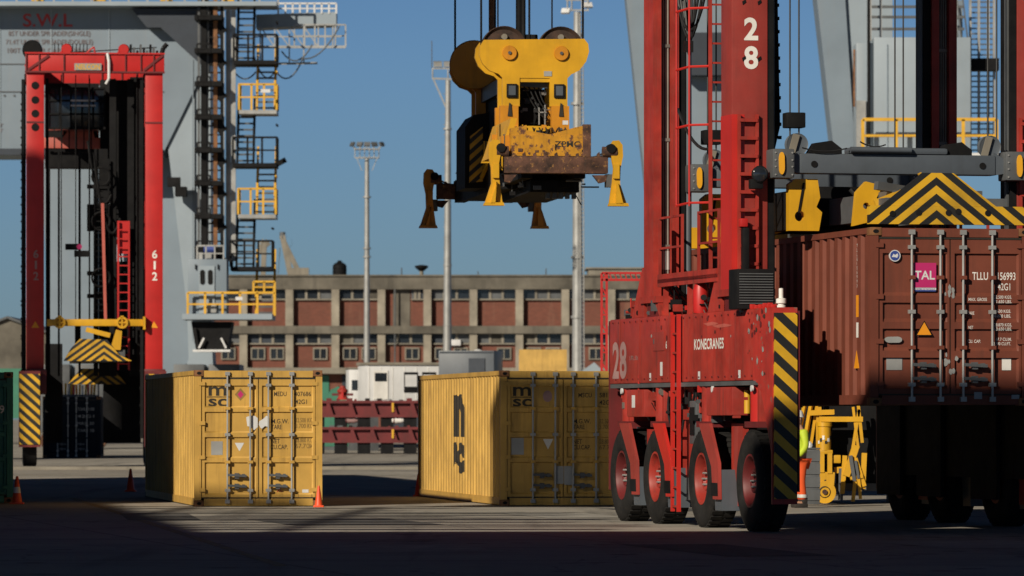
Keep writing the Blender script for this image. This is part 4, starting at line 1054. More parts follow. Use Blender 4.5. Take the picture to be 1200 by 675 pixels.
# ---------------------------------------------------------------- red straddle carrier 28
YC = R(12.77)
OC = Vector((P(905, 490, 74.8).x, 74.8, 0))
t = thing('straddle_carrier', 'tall red straddle carrier numbered 28 on eight big tyres with a hazard striped leg end', 'straddle carrier', OC, YC)
WT = 5.06
def mx(x, s): return x if s == 0 else WT - x
def bx(k, s, x0, x1, y0, y1, z0, z1, m, r=0):
    a, b = sorted((mx(x0, s), mx(x1, s)))
    (k.bbox(a, b, y0, y1, z0, z1, m, r) if r else k.box(a, b, y0, y1, z0, z1, m)); return k
YW = (1.1, 3.9, 6.75, 8.95)
RW = .75
for s in (0, 1):
    dn = (-1 if s == 0 else 1)
    # long side beam
    k = MB(); bx(k, s, 0, .58, 1.05, 9.9, 2.24, 3.30, M['red'], .025)
    k.build('side_beam', t)
    k = MB(); bx(k, s, -.03, .2, .9, 9.75, 2.17, 2.235, M['steel_d'])
    k.build('lower_flange', t)
    k = MB()
    for y in (2.0, 4.75, 6.0, 7.9, 9.2): bx(k, s, -.012, -.002, y, y + .035, 2.26, 3.28, M['red_face'])
    for i in range(46):
        y = 1.1 + i * .19; z = 3.24 if i % 2 else 2.31; a_, b_ = sorted((mx(-.018, s), mx(-.002, s))); k.tube((a_, y, z), (b_, y, z), .016, M['red_dark'], 6)
    bx(k, s, -.012, -.002, 6.3, 7.0, 2.75, 3.05, M['red_face']);  bx(k, s, -.02, -.012, 6.9, 6.94, 2.86, 2.94, M['steel_d'])
    k.build('seams_and_bolts', t)
    k = MB()
    if s == 0: greeble(k, .0, .12, 1.7, 9.2, 1.65, 2.12, 60, ['black', 'steel_d', 'red', 'red_fresh', 'hose', 'pipe'], .07, 5)
    greeble(k, mx(.1, s) - .06, mx(.1, s) + .06, 1.2, 9.4, 3.32, 3.55, 40, ['black', 'steel_d', 'red', 'red_fresh', 'hose', 'pipe'], .07, 9 + s)
    k.build('fittings', t)
    # front end leg: side plate curving down to the striped end
    pts = [(0, .42), (0, 3.3), (1.045, 3.3), (1.045, 2.24), (.8, 2.2), (.6, 2.05), (.4, 1.75), (.07, 1.2), (.05, .42)]
    k = MB(); k.prism(pts, (mx(0, s), 0, 0), (0, 1, 0), (0, 0, 1), (.38 * -dn, 0, 0), M['red_worn']); k.build('end_leg', t)
    k = MB(); bx(k, s, .02, .365, -.055, -.004, .50, 3.22, M['chev']); k.build('hazard_panel', t)
    k = MB(); bx(k, s, .385, .41, -.03, .6, .6, 3.25, M['red_dark']); k.build('inner_fender', t)
    # rear end leg
    k = MB(); pts = [(9.9, .5), (9.9, 3.3), (9.905 - .001, 3.3), (9.62, 2.2), (9.72, 1.4), (9.78, .5)]
    k.prism([(9.91, .5), (9.91, 3.28), (9.98, 3.28), (9.98, .5)], (mx(0, s), 0, 0), (0, 1, 0), (0, 0, 1), (.46 * -dn, 0, 0), M['red_dark']); k.build('rear_panel', t)
    # wheels with forks
    for i, y in enumerate(YW):
        cx = mx(.17, s)
        k = MB(); A = axm('x', (cx, y, RW)) @ Matrix.Rotation(0 if s == 1 else math.pi, 4, 'X')
        k.lathe([(0, .05), (.12, .10), (.14, .14), (.18, .15), (.20, .06), (.32, .03), (.345, .16), (.37, .21), (.40, .21), (.40, -.2), (.36, -.2), (.3, -.05), (0, -.05)], A, M['red'] if i in (1, 2) else M['red_dark'], 28)  # middle rims redder for the sun, outer rims darker for shade
        for b in range(10):
            a = 2 * math.pi * b / 10; p = Vector((cx + dn * .03, y + .26 * math.cos(a), RW + .26 * math.sin(a))); k.tube(p, p + Vector((dn * .04, 0, 0)), .022, M['steel_d'], 6)
        for b in range(6):
            a = 2 * math.pi * b / 6; p = Vector((cx + dn * .12, y + .10 * math.cos(a), RW + .10 * math.sin(a))); k.tube(p, p + Vector((dn * .05, 0, 0)), .016, M['steel'], 6)
        w = k.build('wheel', t)
        k = MB(); prof = [(.40, .20), (.43, .225), (.52, .245), (.63, .24), (.70, .215), (.735, .18), (.748, .14), (.75, 0), (.748, -.14), (.735, -.18), (.70, -.215), (.63, -.24), (.52, -.245), (.43, -.225), (.40, -.2)]
        k.lathe(prof, axm('x', (cx, y, RW)), M['rubber'], 48)
        for b in range(40):     # tread lugs
            a = 2 * math.pi * b / 40
            for q in (-1, 1):
                p = Vector((cx + q * .10, y + .747 * math.cos(a + q * .04), RW + .747 * math.sin(a + q * .04)))
                Mx = Matrix.Translation(p) @ Matrix.Rotation(a, 4, 'X')
                k.box(-.085, .085, -.012, .014, -.034, .034, M['rubber'], Mx)
        if i == 1 and s == 0:
            pass
        k.build('tyre', w)
        # king post, fork and fender plates
        k = MB()
        bx(k, s, .04, .41, y - .26, y + .26, 1.62, 2.168, M['red'], .02)
        k.tube((mx(.2, s), y, 1.55), (mx(.2, s), y, 2.2), .22, M['red_fresh'] if i == 0 else M['red'], 18)
        bx(k, s, -.02, .42, y - .36, y + .36, 1.54, 1.63, M['red_dark'])
        k.build('suspension_post', t)
        k = MB()
        if i == 0: k.prism([(y + .70, 1.56), (y + .95, 1.56), (y + .95, 1.0), (y + .80, .7)], (mx(-.02, s), 0, 0), (0, 1, 0), (0, 0, 1), (.07 * -dn, 0, 0), M['red_face'])
        else:
            k.prism([(y - .08, 1.60), (y - .70, 1.60), (y - 1.22, 1.0), (y - 1.26, .45), (y - .92, .45), (y - .82, .95)], (mx(-.10, s), 0, 0), (0, 1, 0), (0, 0, 1), (.05 * -dn, 0, 0), M['red_face'] if i != 2 else M['red_fresh'])
            k.prism([(y - .78, .90), (y - 1.24, .90), (y - 1.26, .28), (y - .86, .28)], (mx(-.045, s), 0, 0), (0, 1, 0), (0, 0, 1), (.3 * -dn, 0, 0), M['grey_b'])
            k.prism([(y - .80, .7), (y - 1.20, .7), (y - 1.22, .50), (y - .84, .50)], (mx(-.104, s), 0, 0), (0, 1, 0), (0, 0, 1), (.003 * -dn, 0, 0), M['black'])
        k.build('fork_plate', t)
        k = MB()
        bx(k, s, .47, .53, y - .55, y + .75, .42, 1.9, M['black']); k.build('inner_plate', t)  # black instead of red, standing in for the shade between the legs
    # panel at mid span behind ladder
    k = MB(); bx(k, s, .14, .22, 5.05, 5.75, .40, 2.2, M['red']); bx(k, s, .13, .15, 5.0, 5.8, .40, .75, M['steel_d']); k.build('skirt_panel', t)
    k = MB(); bx(k, s, .20, .28, 2.3, 3.0, .35, 1.6, M['red']); k.build('skirt_panel', t)
    k = MB(); bx(k, s, .20, .28, 7.7, 8.2, .35, 1.5, M['red']); k.build('skirt_panel', t)
    k = MB(); bx(k, s, .42, .46, .5, 9.7, .75, 2.2, M['black']); k.build('inner_bulkhead', t)  # black like the inner plates, in place of shade
    # equipment boxes under the beam
    for (y0, y1, z0, z1) in ((2.05, 3.55, 1.72, 2.15), (7.4, 8.55, 1.70, 2.14)):
        k = MB(); bx(k, s, -.05, .40, y0, y1, z0, z1, M['red'] , .02); k.build('equipment_box', t)
    k = MB(); bx(k, s, .05, .3, 4.55, 4.95, 1.28, 1.95, M['steel_d'], .02); bx(k, s, .03, .05, 4.62, 4.86, 1.42, 1.85, M['black']); k.build('control_cabinet', t)
    k = MB()
    for y in (4.15, 6.15):
        for rr in (.30, .26, .22): k.lathe([(rr, -.02), (rr + .03, 0), (rr, .02), (rr - .03, 0)], axm('x', (mx(.10 + (.30 - rr), s), y, 1.86)), M['hose'], 24, closed=True)
        k.lathe([(0, -.03), (.1, -.03), (.1, .03), (0, .03)], axm('x', (mx(.12, s), y, 1.86)), M['red_fresh'], 14)
    for i in range(9):
        y = rnd.uniform(3.9, 7.3); k.sag((mx(.12, s), y, 2.12), (mx(.14, s), y + rnd.uniform(.3, .9), rnd.uniform(1.4, 2.0)), .15, .022, M['hose'])
    k.build('hose_reel', t)
    k = MB()
    for z in (2.05, 1.98): k.bar((mx(.1, s), 6.6, z), (mx(.1, s), 7.4, z), .03, .03, M['pipe'])
    k.tube((mx(.16, s), 1.95, 1.75), (mx(.16, s), 1.95, 2.1), .05, M['rail_y'], 10); k.tube((mx(.1, s), 6.72, 1.93), (mx(.1, s), 6.62, 1.98), .06, M['orange_t'], 8)
    for y in (3.2, 8.9, .95): k.tube((mx(-.03, s), y, 2.12), (mx(-.06, s), y, 2.12), .05, M['white'], 10)
    k.build('fittings', t)
    # columns: two per side, built full height
    for j, y0 in enumerate((2.25, 7.0)):
        k = MB()
        if j == 0:
            bx(k, s, 0, .56, y0, y0 + .62, 3.62, 13.2, M['red_face'], .015)
        else:
            bx(k, s, 0, .13, y0, y0 + .62, 3.62, 13.2, M['red']); bx(k, s, .30, .42, y0, y0 + .62, 3.62, 13.2, M['red']); bx(k, s, .131, .299, y0 + .2, y0 + .6, 3.62, 13.2, M['red_dark'])
        c = k.build('column', t)
        if j == 0:
            k = MB(); bx(k, s, -.004, .20, y0 - .004, y0 + .3, 3.62, 6.25, M['red_fresh']); bx(k, s, -.004, 0, y0 + .301, y0 + .62, 3.62, 6.25, M['red_fresh']); k.build('repainted_section', c)
            k = MB()
            for z in (4.0, 5.6, 7.1, 7.95, 8.8):
                for x in (.16, .40): k.prism([(0, 0), (.05, .03), (.06, -.01), (.01, -.05)], (mx(x, s), y0 - .012, z), (1, 0, 0), (0, 0, 1), (0, .01, 0), M['black'])
            k.build('lug', c)
        else:
            k = MB()
            for x in (.15, .19, .23, .27): k.tube((mx(x, s), y0 + .12, 3.9), (mx(x, s), y0 + .12, 13), .017, M['pipe'], 8); k.tube((mx(x, s), y0 + .12, 4.05), (mx(x, s), y0 + .12, 4.35), .026, M['steel'], 8)
            for z in (4.4, 6.1, 7.6, 9): bx(k, s, .132, .295, y0 + .09, y0 + .15, z, z + .05, M['pipe'])
            k.build('hydraulic_pipes', c)
            k = MB()
            for i in range(4): k.sag((mx(.15 + .04 * i, s), y0 + .12, 3.95), (mx(.3 + .12 * i, s), y0 - .3 - .2 * i, 3.42), .12, .02, M['hose'])
            k.build('hoses', c)
        # dark hoist guide on the inner face
        k = MB(); 
        if j == 0: bx(k, s, .565, .66, y0 + .02, y0 + .5, 3.4, 13, M['black']); bx(k, s, .66, .70, y0 + .1, y0 + .2, 3.4, 13, M['steel_d'])
        else: bx(k, s, .43, .54, y0 + .05, y0 + .5, 3.4, 13, M['black']); k.tube((mx(.60, s), y0 + .1, 3.4), (mx(.60, s), y0 + .1, 13), .055, M['grey_b'], 12)
        k.build('hoist_guide', c)
        # foot
        k = MB(); bx(k, s, -.02, .62, y0 - .22, y0 + .85, 3.52, 3.625, M['red']); 
        k.prism([(y0 - .55, 3.302), (y0 - .3, 3.302), (y0 - .02, 3.52), (y0 - .2, 3.52)], (mx(.02, s), 0, 0), (0, 1, 0), (0, 0, 1), (.10 * -dn, 0, 0), M['red'])
        k.prism([(y0 + 1.5, 3.302), (y0 + .7, 3.302), (y0 + .66, 4.1), (y0 + .8, 4.1)], (mx(.02, s), 0, 0), (0, 1, 0), (0, 0, 1), (.05 * -dn, 0, 0), M['red'])
        bx(k, s, .05, .16, y0, y0 + .6, 3.301, 3.52, M['red_dark']); bx(k, s, .44, .55, y0, y0 + .6, 3.301, 3.52, M['red_dark']); k.build('foot', c)
    # catwalk between the columns
    k = MB(); bx(k, s, .0, .62, 3.15, 6.75, 3.82, 3.88, M['red_dark']); bx(k, s, .0, .05, 3.15, 6.75, 3.76, 3.96, M['red'])
    for y in (3.4, 5, 6.5): bx(k, s, .05, .12, y, y + .08, 3.302, 3.82, M['red'])
    k.build('catwalk', t)
    k = MB(); 
    for z in (4.37, 4.85): k.bar((mx(.03, s), 3.1, z), (mx(.03, s), 4.3, z), .035, .035, M['red'])
    for y in (3.1, 4.3): k.bar((mx(.03, s), y, 3.88), (mx(.03, s), y, 4.87), .04, .04, M['red'])
    k.build('handrail', t)
    k = MB()
    for z in (4.37, 4.85): k.bar((mx(.03, s), 5.3, z), (mx(.03, s), 6.7, z), .035, .035, M['red'])
    for y in (5.3, 6.7): k.bar((mx(.03, s), y, 3.88), (mx(.03, s), y, 4.87), .04, .04, M['red'])
    k.build('handrail', t)
    # ladder between columns (left side only)
    if s == 0:
        k = MB()
        for x in (.14, .52): k.bar((mx(x, s), 4.0, 3.68), (mx(x + .05, s), 4.25, 13.2), .05, .05, M['red'])
        for i in range(31):
            z = 3.85 + i * .3; f = (z - 3.68) / 9.5; k.bar((mx(.14 + .05 * f, s), 4.0 + .25 * f, z), (mx(.52 + .05 * f, s), 4.0 + .25 * f, z), .028, .028, M['red'])
        k.build('ladder', t)
        k = MB()
        for z in (5.0, 6.2, 7.1, 8.0):
            k.path([(mx(.14, s), 4.1, z), (mx(-.12, s), 4.3, z), (mx(-.22, s), 4.7, z - .03), (mx(-.12, s), 5.0, z)], .02, M['red_fresh'])
        for (x, y) in ((-.12, 4.3), (-.22, 4.7)): k.tube((mx(x, s), y, 4.95), (mx(x, s), y, 9), .016, M['red_fresh'])
        k.build('ladder_cage', t)
    # under-beam ladder at mid span
    k = MB()
    for y in (5.18, 5.55): k.bar((mx(-.06, s), y, .22), (mx(-.06, s), y, 3.3), .06, .05, M['red_fresh'])
    for i in range(10): k.bar((mx(-.06, s), 5.18, .3 + i * .3), (mx(-.06, s), 5.55, .3 + i * .3), .03, .03, M['red'])
    k.build('side_ladder', t)
    # upper end beams
    k = MB(); bx(k, s, -.02, .60, 2.1, 7.75, 13.2, 13.9, M['red']); k.build('top_beam', t)
for y0 in (2.25, 7.0):
    k = MB(); k.box(.61, WT - .61, y0, y0 + .6, 13.3, 13.9, M['red']); k.build('cross_beam', t)
# hazard, numbers, lettering (left side and fronts)
k = MB()
for dg, z in (('2', 7.38), ('8', 6.95)): k.text(dg, (.30, 2.25, z), EX, EZ, .33, M['white_d'], w=.22, off=.03, align='C', ext=.006)
for dg, z in (('2', 7.38), ('8', 6.95)): k.text(dg, (WT - .24, 2.25, z), EX, EZ, .33, M['white_d'], w=.22, off=.03, align='C', ext=.006)
LX = (0, -1, 0)
k.text('KONECRANES', (0, 4.45, 2.74), LX, EZ, .16, M['white_d'], w=1.75, off=.02, ext=.004)
k.text('28', (0, 9.70, 2.35), LX, EZ, .58, M['white_f'], w=.95, off=.03, ext=.004)
k.text('S.W.L. 50t', (0, 8.55, 2.62), LX, EZ, .07, M['white_f'], w=.55, ext=.004)
k.text('6', (0, 6.20, 2.78), LX, EZ, .12, M['white_d'], off=.02, ext=.005)
k.build('marking', t)
k = MB()
for y, z, w, h, m in ((6.42, 2.35, .14, .22, 'white'), (7.15, 2.28, .10, .12, 'white'), (4.1, 2.28, .12, .12, 'white'), (1.75, 2.28, .12, .12, 'white')):
    k.box(-.004, -.001, y, y + w, z, z + h, M[m])
k.box(-.055, -.051, 8.0, 8.2, 1.85, 2.05, M['white'])
for (y, z, ln) in ((3.0, 3.12, .9), (2.2, 3.08, 1.2)): k.prism([(0, 0), (ln * .4, .03), (ln, .01), (ln * .7, -.03), (ln * .2, -.02)], (-.0035, y, z), (0, 1, 0), (0, 0, 1), (.002, 0, 0), M['salmon'])
for i in range(44):   # scraped paint
    y, z = rnd.choice([rnd.uniform(.1, 1.3), rnd.uniform(.1, 9.6)]), rnd.choice([rnd.uniform(2.3, 3.25), rnd.uniform(2.9, 3.27)]); a = rnd.uniform(.015, .07)
    k.prism([(rnd.uniform(.7, 1) * a * math.cos(q), rnd.uniform(.5, 1) * a * math.sin(q)) for q in [j * 2 * math.pi / 7 for j in range(7)]], (-.003 - .0001 * i, y, z), (0, 1, 0), (0, 0, 1), (.002, 0, 0), rnd.choice([M['sticker'], M['rust_d'], M['red_dark'], M['red_dark'], M['salmon']]))
k.build('sticker', t)
# things on the beam top
k = MB(); k.lathe([(0, 0), (.13, 0), (.14, .04), (.14, .42), (.11, .52), (.05, .56), (.05, .62), (0, .62)], Matrix.Translation((.10, 4.45, 3.302)) @ Matrix.Scale(.85, 4), M['red_kal'], 18)
k.tube((.10, 4.45, 3.82), (.04, 4.40, 3.86), .03, M['black'], 8); k.build('fire_extinguisher', t)
k = MB(); k.tube((.30, 3.75, 3.3), (.30, 3.75, 3.62), .09, M['steel'], 12); k.bbox(.2, .42, 3.5, 3.7, 3.302, 3.5, M['rail_y'], .02); k.box(.12, .2, 3.3, 3.34, 3.35, 3.62, M['white']); k.build('tool_canister', t)
k = MB(); k.bbox(-.16, .42, 1.35, 1.85, 3.303, 3.90, M['black'], .02)
for i in range(12): k.box(-.13, .39, 1.335, 1.352, 3.38 + i * .04, 3.395 + i * .04, M['steel_d'])
k.build('radiator', t)
k = MB()
for i in range(16): k.bbox(.02 + .03 * (i % 3), .10 + .03 * (i % 3), .15 + i * .075, .2 + i * .075, 3.30, 3.33 + rnd.uniform(0, .05), M['red_fresh'], .01)
k.build('bolt_row', t)
k = MB(); k.lathe([(0, 0), (.10, 0), (.10, .06), (.07, .07), (.07, .1), (.11, .11), (.11, .2), (.05, .22), (.05, .42), (0, .43)], Matrix.Translation((.36, .8, 3.302)) @ Matrix.Scale(.7, 4), M['white_d'], 16); k.build('beacon', t)
# ladder steps and lamps on the front face of the left column
for xo in (0, WT - .62):
    k = MB()
    for x in (.10, .38): k.bar((xo + x, 2.2, 3.9), (xo + x, 2.2, 6.25), .04, .06, M['red'])
    for i in range(9): z = 4.0 + i * .27; k.bar((xo + .10, 2.19, z), (xo + .38, 2.19, z), .07, .05, M['red'])
    k.build('step_ladder', t)
k = MB(); k.lathe([(0, .12), (.08, .1), (.12, .02), (.13, -.04), (.11, -.05), (0, -.05)], axm('y', (.36, 2.0, 5.34)) , M['black'], 16); k.bar((.36, 2.05, 5.3), (.36, 2.25, 5.2), .05, .05, M['black']); k.build('work_lamp', t)
k = MB(); k.lathe([(0, 0), (.11, 0), (.09, .012), (0, .02)], Matrix.Translation((.36, 1.945, 5.34)) @ Matrix.Rotation(R(90), 4, 'X'), M['glass'], 16); k.build('lens', t)
k = MB(); k.bbox(.22, .42, 1.98, 2.12, 5.12, 5.27, M['black'], .02); k.build('sensor_box', t)
k = MB(); k.bbox(.08, .20, 2.05, 2.18, 4.55, 4.68, M['red_kal'], .02); k.build('horn', t)
k = MB(); k.bbox(.12, .22, 2.04, 2.18, 3.9, 4.54, M['black'], .02); k.build('cable_conduit', t)
# hoses hanging high between the left columns
k = MB()
for i in range(7):
    k.sag((.3 + .03 * i, 6.9 - .1 * i, 8.6 - .1 * i), (.5 - .02 * i, 5.6 + .15 * i, 8.4), rnd.uniform(.35, 1.1), .022, M['hose'])
k.build('hose_bundle', t)
k = MB(); k.bar((.2, 5.6, 8.1), (.5, 6.6, 7.75), .06, .06, M['black']); k.bar((.2, 5.5, 7.5), (.5, 6.8, 7.6), .12, .18, M['black']); k.sag((.35, 6.8, 6.6), (.5, 5.4, 5.9), .2, .025, M['hose'])
k.build('hose_carrier', t)
# front hoist cables and chain guard beside the left column
k = MB()
k.prism([(0, 0), (.14, .6), (.06, 4.5), (0, 4.5)], (.70, 2.55, 5.5), EX, EZ, (0, .08, 0), M['black'])
for i in range(13): k.box(.75 + .05 * (1 - i / 13), .80 + .05 * (1 - i / 13), 2.5, 2.56, 5.9 + i * .2, 5.95 + i * .2, M['black'])
k.build('cable_chain', t)
# ---------------- lifting frames: front and rear
def hoist(y, nm):
    k = MB()
    k.bbox(.98, 4.06, y, y + .34, 5.36, 5.66, M['grey_b'], .025); k.bbox(1.75, 3.3, y - .02, y + .3, 5.66, 5.76, M['grey_b'], .04)
    k.prism([(.98, 5.36), (.98, 5.7), (.78, 5.55), (.78, 5.4)], (0, y + .02, 0), EX, EZ, (0, .3, 0), M['grey_b']); k.prism([(4.06, 5.36), (4.06, 5.7), (4.28, 5.55), (4.28, 5.4)], (0, y + .02, 0), EX, EZ, (0, .3, 0), M['grey_b'])
    for x in (1.35, 3.4):
        k.prism([(-.22, 0), (-.12, .16), (.14, .2), (.30, .08), (.3, 0)], (x, y + .05, 5.66), EX, EZ, (0, .2, 0), M['black'])
    for x in (1.2, 3.85): k.tube((x, y - .015, 5.5), (x, y - .002, 5.5), .05, M['black'], 12)
    b = k.build(nm, t)
    for x in (.70, 4.36):
        k = MB(); k.bbox(x - .17, x + .17, y - .1, y + .3, 5.28, 5.72, M['steel_d'], .03)
        for z in (5.33, 5.45, 5.55, 5.66):
            for dx in (-.13, .13): k.tube((x + dx, y - .115, z), (x + dx, y - .09, z), .014, M['steel'], 6)
        gb = k.build('guide_block', b)
    for x in (.66, 4.40):
        k = MB(); k.prism([(a * .045, c * .11 + (.06 if c > 0 else -.06)) for a, c in disc(14, 1)], (x, y - .14, 5.5), EX, EZ, (0, .03, 0), M['amber']); k.build('marker_lamp', b)
    for x in (.98, 4.02):
        k = MB(); k.lathe([(0, -.05), (.15, -.05), (.17, -.06), (.14, -.02), (.14, .02), (.17, .06), (.15, .05), (0, .05)], axm('y', (x, y + .2, 5.80)), M['grey_b'], 22); k.bar((x - .12, y + .12, 5.6), (x - .02, y + .12, 5.95), .04, .1, M['conc']); k.build('sheave', b)
    k = MB()
    for x in (.88, 1.02, 4.0, 4.14): k.tube((x, y + .2, 5.8), (x, y + .2, 13.3), .013, M['hose'], 6)
    k.build('rope', b)
    k = MB(); k.bbox(.80, 1.10, y + .1, y + .35, 6.05, 6.28, M['black'], .02); k.build('limit_switch', b)
hoist(1.95, 'hoist_beam'); hoist(6.75, 'hoist_beam')
k = MB(); k.sag((1.0, 1.9, 5.74), (1.7, 1.9, 5.74), .05, .012, M['hose']); k.sag((1.9, 1.88, 5.84), (2.3, 1.88, 5.80), .05, .012, M['hose']); k.tube((1.75, 1.88, 5.72), (2.7, 1.88, 5.72), .045, M['grey_b']); k.build('cable_loop', t)

# ---------------- brown container it carries
cloc = OC + Matrix.Rotation(YC, 3, 'Z') @ Vector((1.25, -.80, 0)); cloc.z = 1.86
tc, td = container('shipping_container', 'brown red shipping container hoisted inside the tall red carrier, pink sticker on its doors', cloc, YC, M['cont_r'], M['cont_r'], M['cont_r'], M['cont_r'],
                   bands=((.24, .70), (.80, 1.12), (1.22, 1.50), (1.60, 2.22)), rec=.040, slope=.05)
k = MB(); sq(k, .66, 1.72, .345, .36, M['magenta']); sq(k, .66, 1.685, .345, .032, M['white']); sq(k, .67, 1.665, .33, .018, M['blue_s'], .0205); k.build('sticker', td[0])
k = MB(); k.text('TAL', (.675, .0185, 1.84), EX, EZ, .125, M['white'], w=.31, off=.02, ext=.003); k.text('A MEMBER OF THE GROUP', (.675, .0185, 1.69), EX, EZ, .018, M['blue_s'], w=.31, ext=.003); k.build('marking', td[0])
k = MB()
k.prism([(a * .085, b * .085) for a, b in disc(24, 1)], (.38, .0195, 2.18), EX, EZ, (0, .03, 0), M['white']); k.prism([(a * .072, b * .072) for a, b in disc(24, 1)], (.38, .0185, 2.18), EX, EZ, (0, .001, 0), M['blue_s'])
k.prism([(-.05, -.02), (-.02, .03), (0, .01), (.04, .035), (.05, 0), (.03, -.03), (0, -.02)], (.38, .0178, 2.18), EX, EZ, (0, .0006, 0), M['white'])
k.prism([(-.13, -.1), (.13, -.1), (0, .12)], (.825, .0190, 1.12), EX, EZ, (0, .002, 0), M['black']); k.prism([(-.108, -.088), (.108, -.088), (0, .096)], (.825, .0180, 1.12), EX, EZ, (0, .0008, 0), M['orange_t'])
k.prism([(a * .07 + (.06 if a > 0 else -.06), b * .045) for a, b in disc(20, 1)], (.36, .0195, .96), EX, EZ, (0, .03, 0), M['sticker'])
sq(k, .26, .52, .24, .28, M['sticker'], .0545); k.build('sticker', td[0])
k = MB()
for s, x, z, w, h in (('TLLU', 1.57, 1.84, .24, .11), ('156993', 1.96, 1.84, .27, .11), ('42G1', 1.96, 1.69, .19, .10), ('MAX. GROSS', 1.50, 1.53, .28, .045), ('32.500 KGS.', 1.89, 1.565, .27, .045), ('71.650 LBS.', 1.89, 1.50, .27, .045),
                      ('TARE', 1.50, 1.33, .10, .045), ('3.630 KGS.', 1.91, 1.36, .25, .045), ('8.000 LBS.', 1.91, 1.29, .25, .045), ('NET', 1.50, 1.12, .07, .045), ('28.870 KGS.', 1.89, 1.16, .27, .045), ('63.650 LBS.', 1.89, 1.10, .27, .045),
                      ('CU. CAP.', 1.50, .92, .20, .045), ('67.7 CU.M.', 1.93, .95, .24, .045), ('2.390 CU.FT.', 1.89, .885, .27, .045)):
    k.text(s, (x, .0645 if any(a + .05 <= z + h / 2 <= b - .01 for a, b in ((.24, .70), (.80, 1.12), (1.22, 1.50), (1.60, 2.22))) else .0225, z), EX, EZ, h, M['white_d'], w=w, off=.008, ext=.003)
k.build('marking', td[1])
k = MB(); sq(k, 2.02, .52, .14, .20, M['white_d'], .0545); sq(k, 1.58, .10, .12, .10, M['mark_g'], .003); sq(k, 2.15, .10, .12, .06, M['mark_g'], .003)
for i in range(14):
    x, z = 1.235 + rnd.uniform(-.10, .10), rnd.choice([rnd.uniform(.45, .75), rnd.uniform(1.6, 1.8)])
    a = rnd.uniform(.015, .04); k.prism([(a * rnd.uniform(.5, 1) * math.cos(q), 1.8 * a * rnd.uniform(.5, 1) * math.sin(q)) for q in [j * 2 * math.pi / 7 for j in range(7)]], (x, .0175 - .0002 * i, z), EX, EZ, (0, .002, 0), M['sticker'])
k.build('sticker', td[1])
k = MB()
k.box(.006, .0095, .62, .74, 1.30, 1.62, M['orange_t']) ; k.box(.006, .0095, .63, .73, 1.0, 1.22, M['white_d'])
k.prism([(-.13, 0), (.13, 0), (.0, .26)], (.0105, .72, .55), (0, 1, 0), EZ, (-.004, 0, 0), M['orange_t'])
for i, ch in enumerate('TLLU156993'): k.text(ch, (.010, .70, 2.32 - i * .065), (0, -1, 0), EZ, .05, M['white_d'], ext=.004)
k.build('marking', tc.children[0])

# ---------------- its lifting spreader
sl = OC + Matrix.Rotation(YC, 3, 'Z') @ Vector((1.25, -.80, 0)); sl.z = 1.86 + CH + .02
t = thing('container_spreader', 'yellow spreader with V shaped hazard stripes clamped on the brown red container', 'spreader', sl, YC)
M['vee'] = mat('V_hazard_stripes', (.64, .36, .015), .5, stripes=('V', .78, 0, 1.0, .24, BLK, 1.02))
k = MB(); k.prism([(.20, .30), (1.93, .30), (1.28, .78), (.82, .78)], (0, .05, 0), EX, EZ, (0, .10, 0), M['vee']); k.box(.0, 2.44, .04, .16, .03, .298, M['vee']); k.build('hazard_plate', t)
k = MB()
for i, (x, z) in enumerate(((.35, .18), (.75, .2), (1.2, .2), (1.35, .22), (1.8, .2))): k.tube((x, .03, z), (x, .041, z), .045, M['black'], 14)
k.build('bolt', t)
k = MB(); k.box(.3, 2.14, .17, .6, .06, .42, M['steel_d']); k.box(.55, .85, .6, 11.6, .15, .55, M['steel_d']); k.box(1.6, 1.9, .6, 11.6, .15, .55, M['steel_d']); k.box(.1, 2.34, 11.6, 12.0, .05, .4, M['yel'])
k.box(.35, 2.1, 4, 7.5, .15, .75, M['black']); k.build('telescopic_frame', t)
sd_ = [(-.05, .0), (.42, .0), (.47, .28), (.38, .36), (.44, .5), (.40, .78), (0.05, .78), (-.05, .7)]
for y, dx in ((2.9, -.35), (8.2, -.3)):
    k = MB(); k.ring_plate(sd_, [[(a * .08 + .12, b * .08 + .22) for a, b in disc(14, 1)]], (dx, y, .03), EX, EZ, (0, .16, 0), M['yel'])
    k.bar((dx + .1, y - .01, .3), (dx + .18, y - .01, .75), .03, .02, M['black'])
    k.build('side_plate', t)
    k = MB(); k.ring_plate([(0, 0), (.42, .1), (.5, .26), (.36, .42), (.46, .6), (.2, .66), (.05, .5)], [[(a * .05 + .2, b * .05 + .3) for a, b in disc(10, 1)]], (.16, y - 1.5, .05), EX, EZ, (0, .12, 0), M['yel']); k.build('flipper_arm', t)
    k = MB()
    for i in range(5): k.sag((.2 + .1 * i, y - 1.2, .6), (.9 + .1 * i, y - 1.6, .3), .15, .03, M['hose'])
    k.build('hoses', t)
k = MB(); k.bar((.3, .7, .62), (1.2, .9, .5), .12, .12, M['steel_d']); k.bar((.25, .6, .35), (.95, .65, .62), .06, .1, M['rail_y']); k.bar((.9, .5, .8), (1.0, .5, .6), .05, .05, M['rail_y']); k.build('linkage', t)
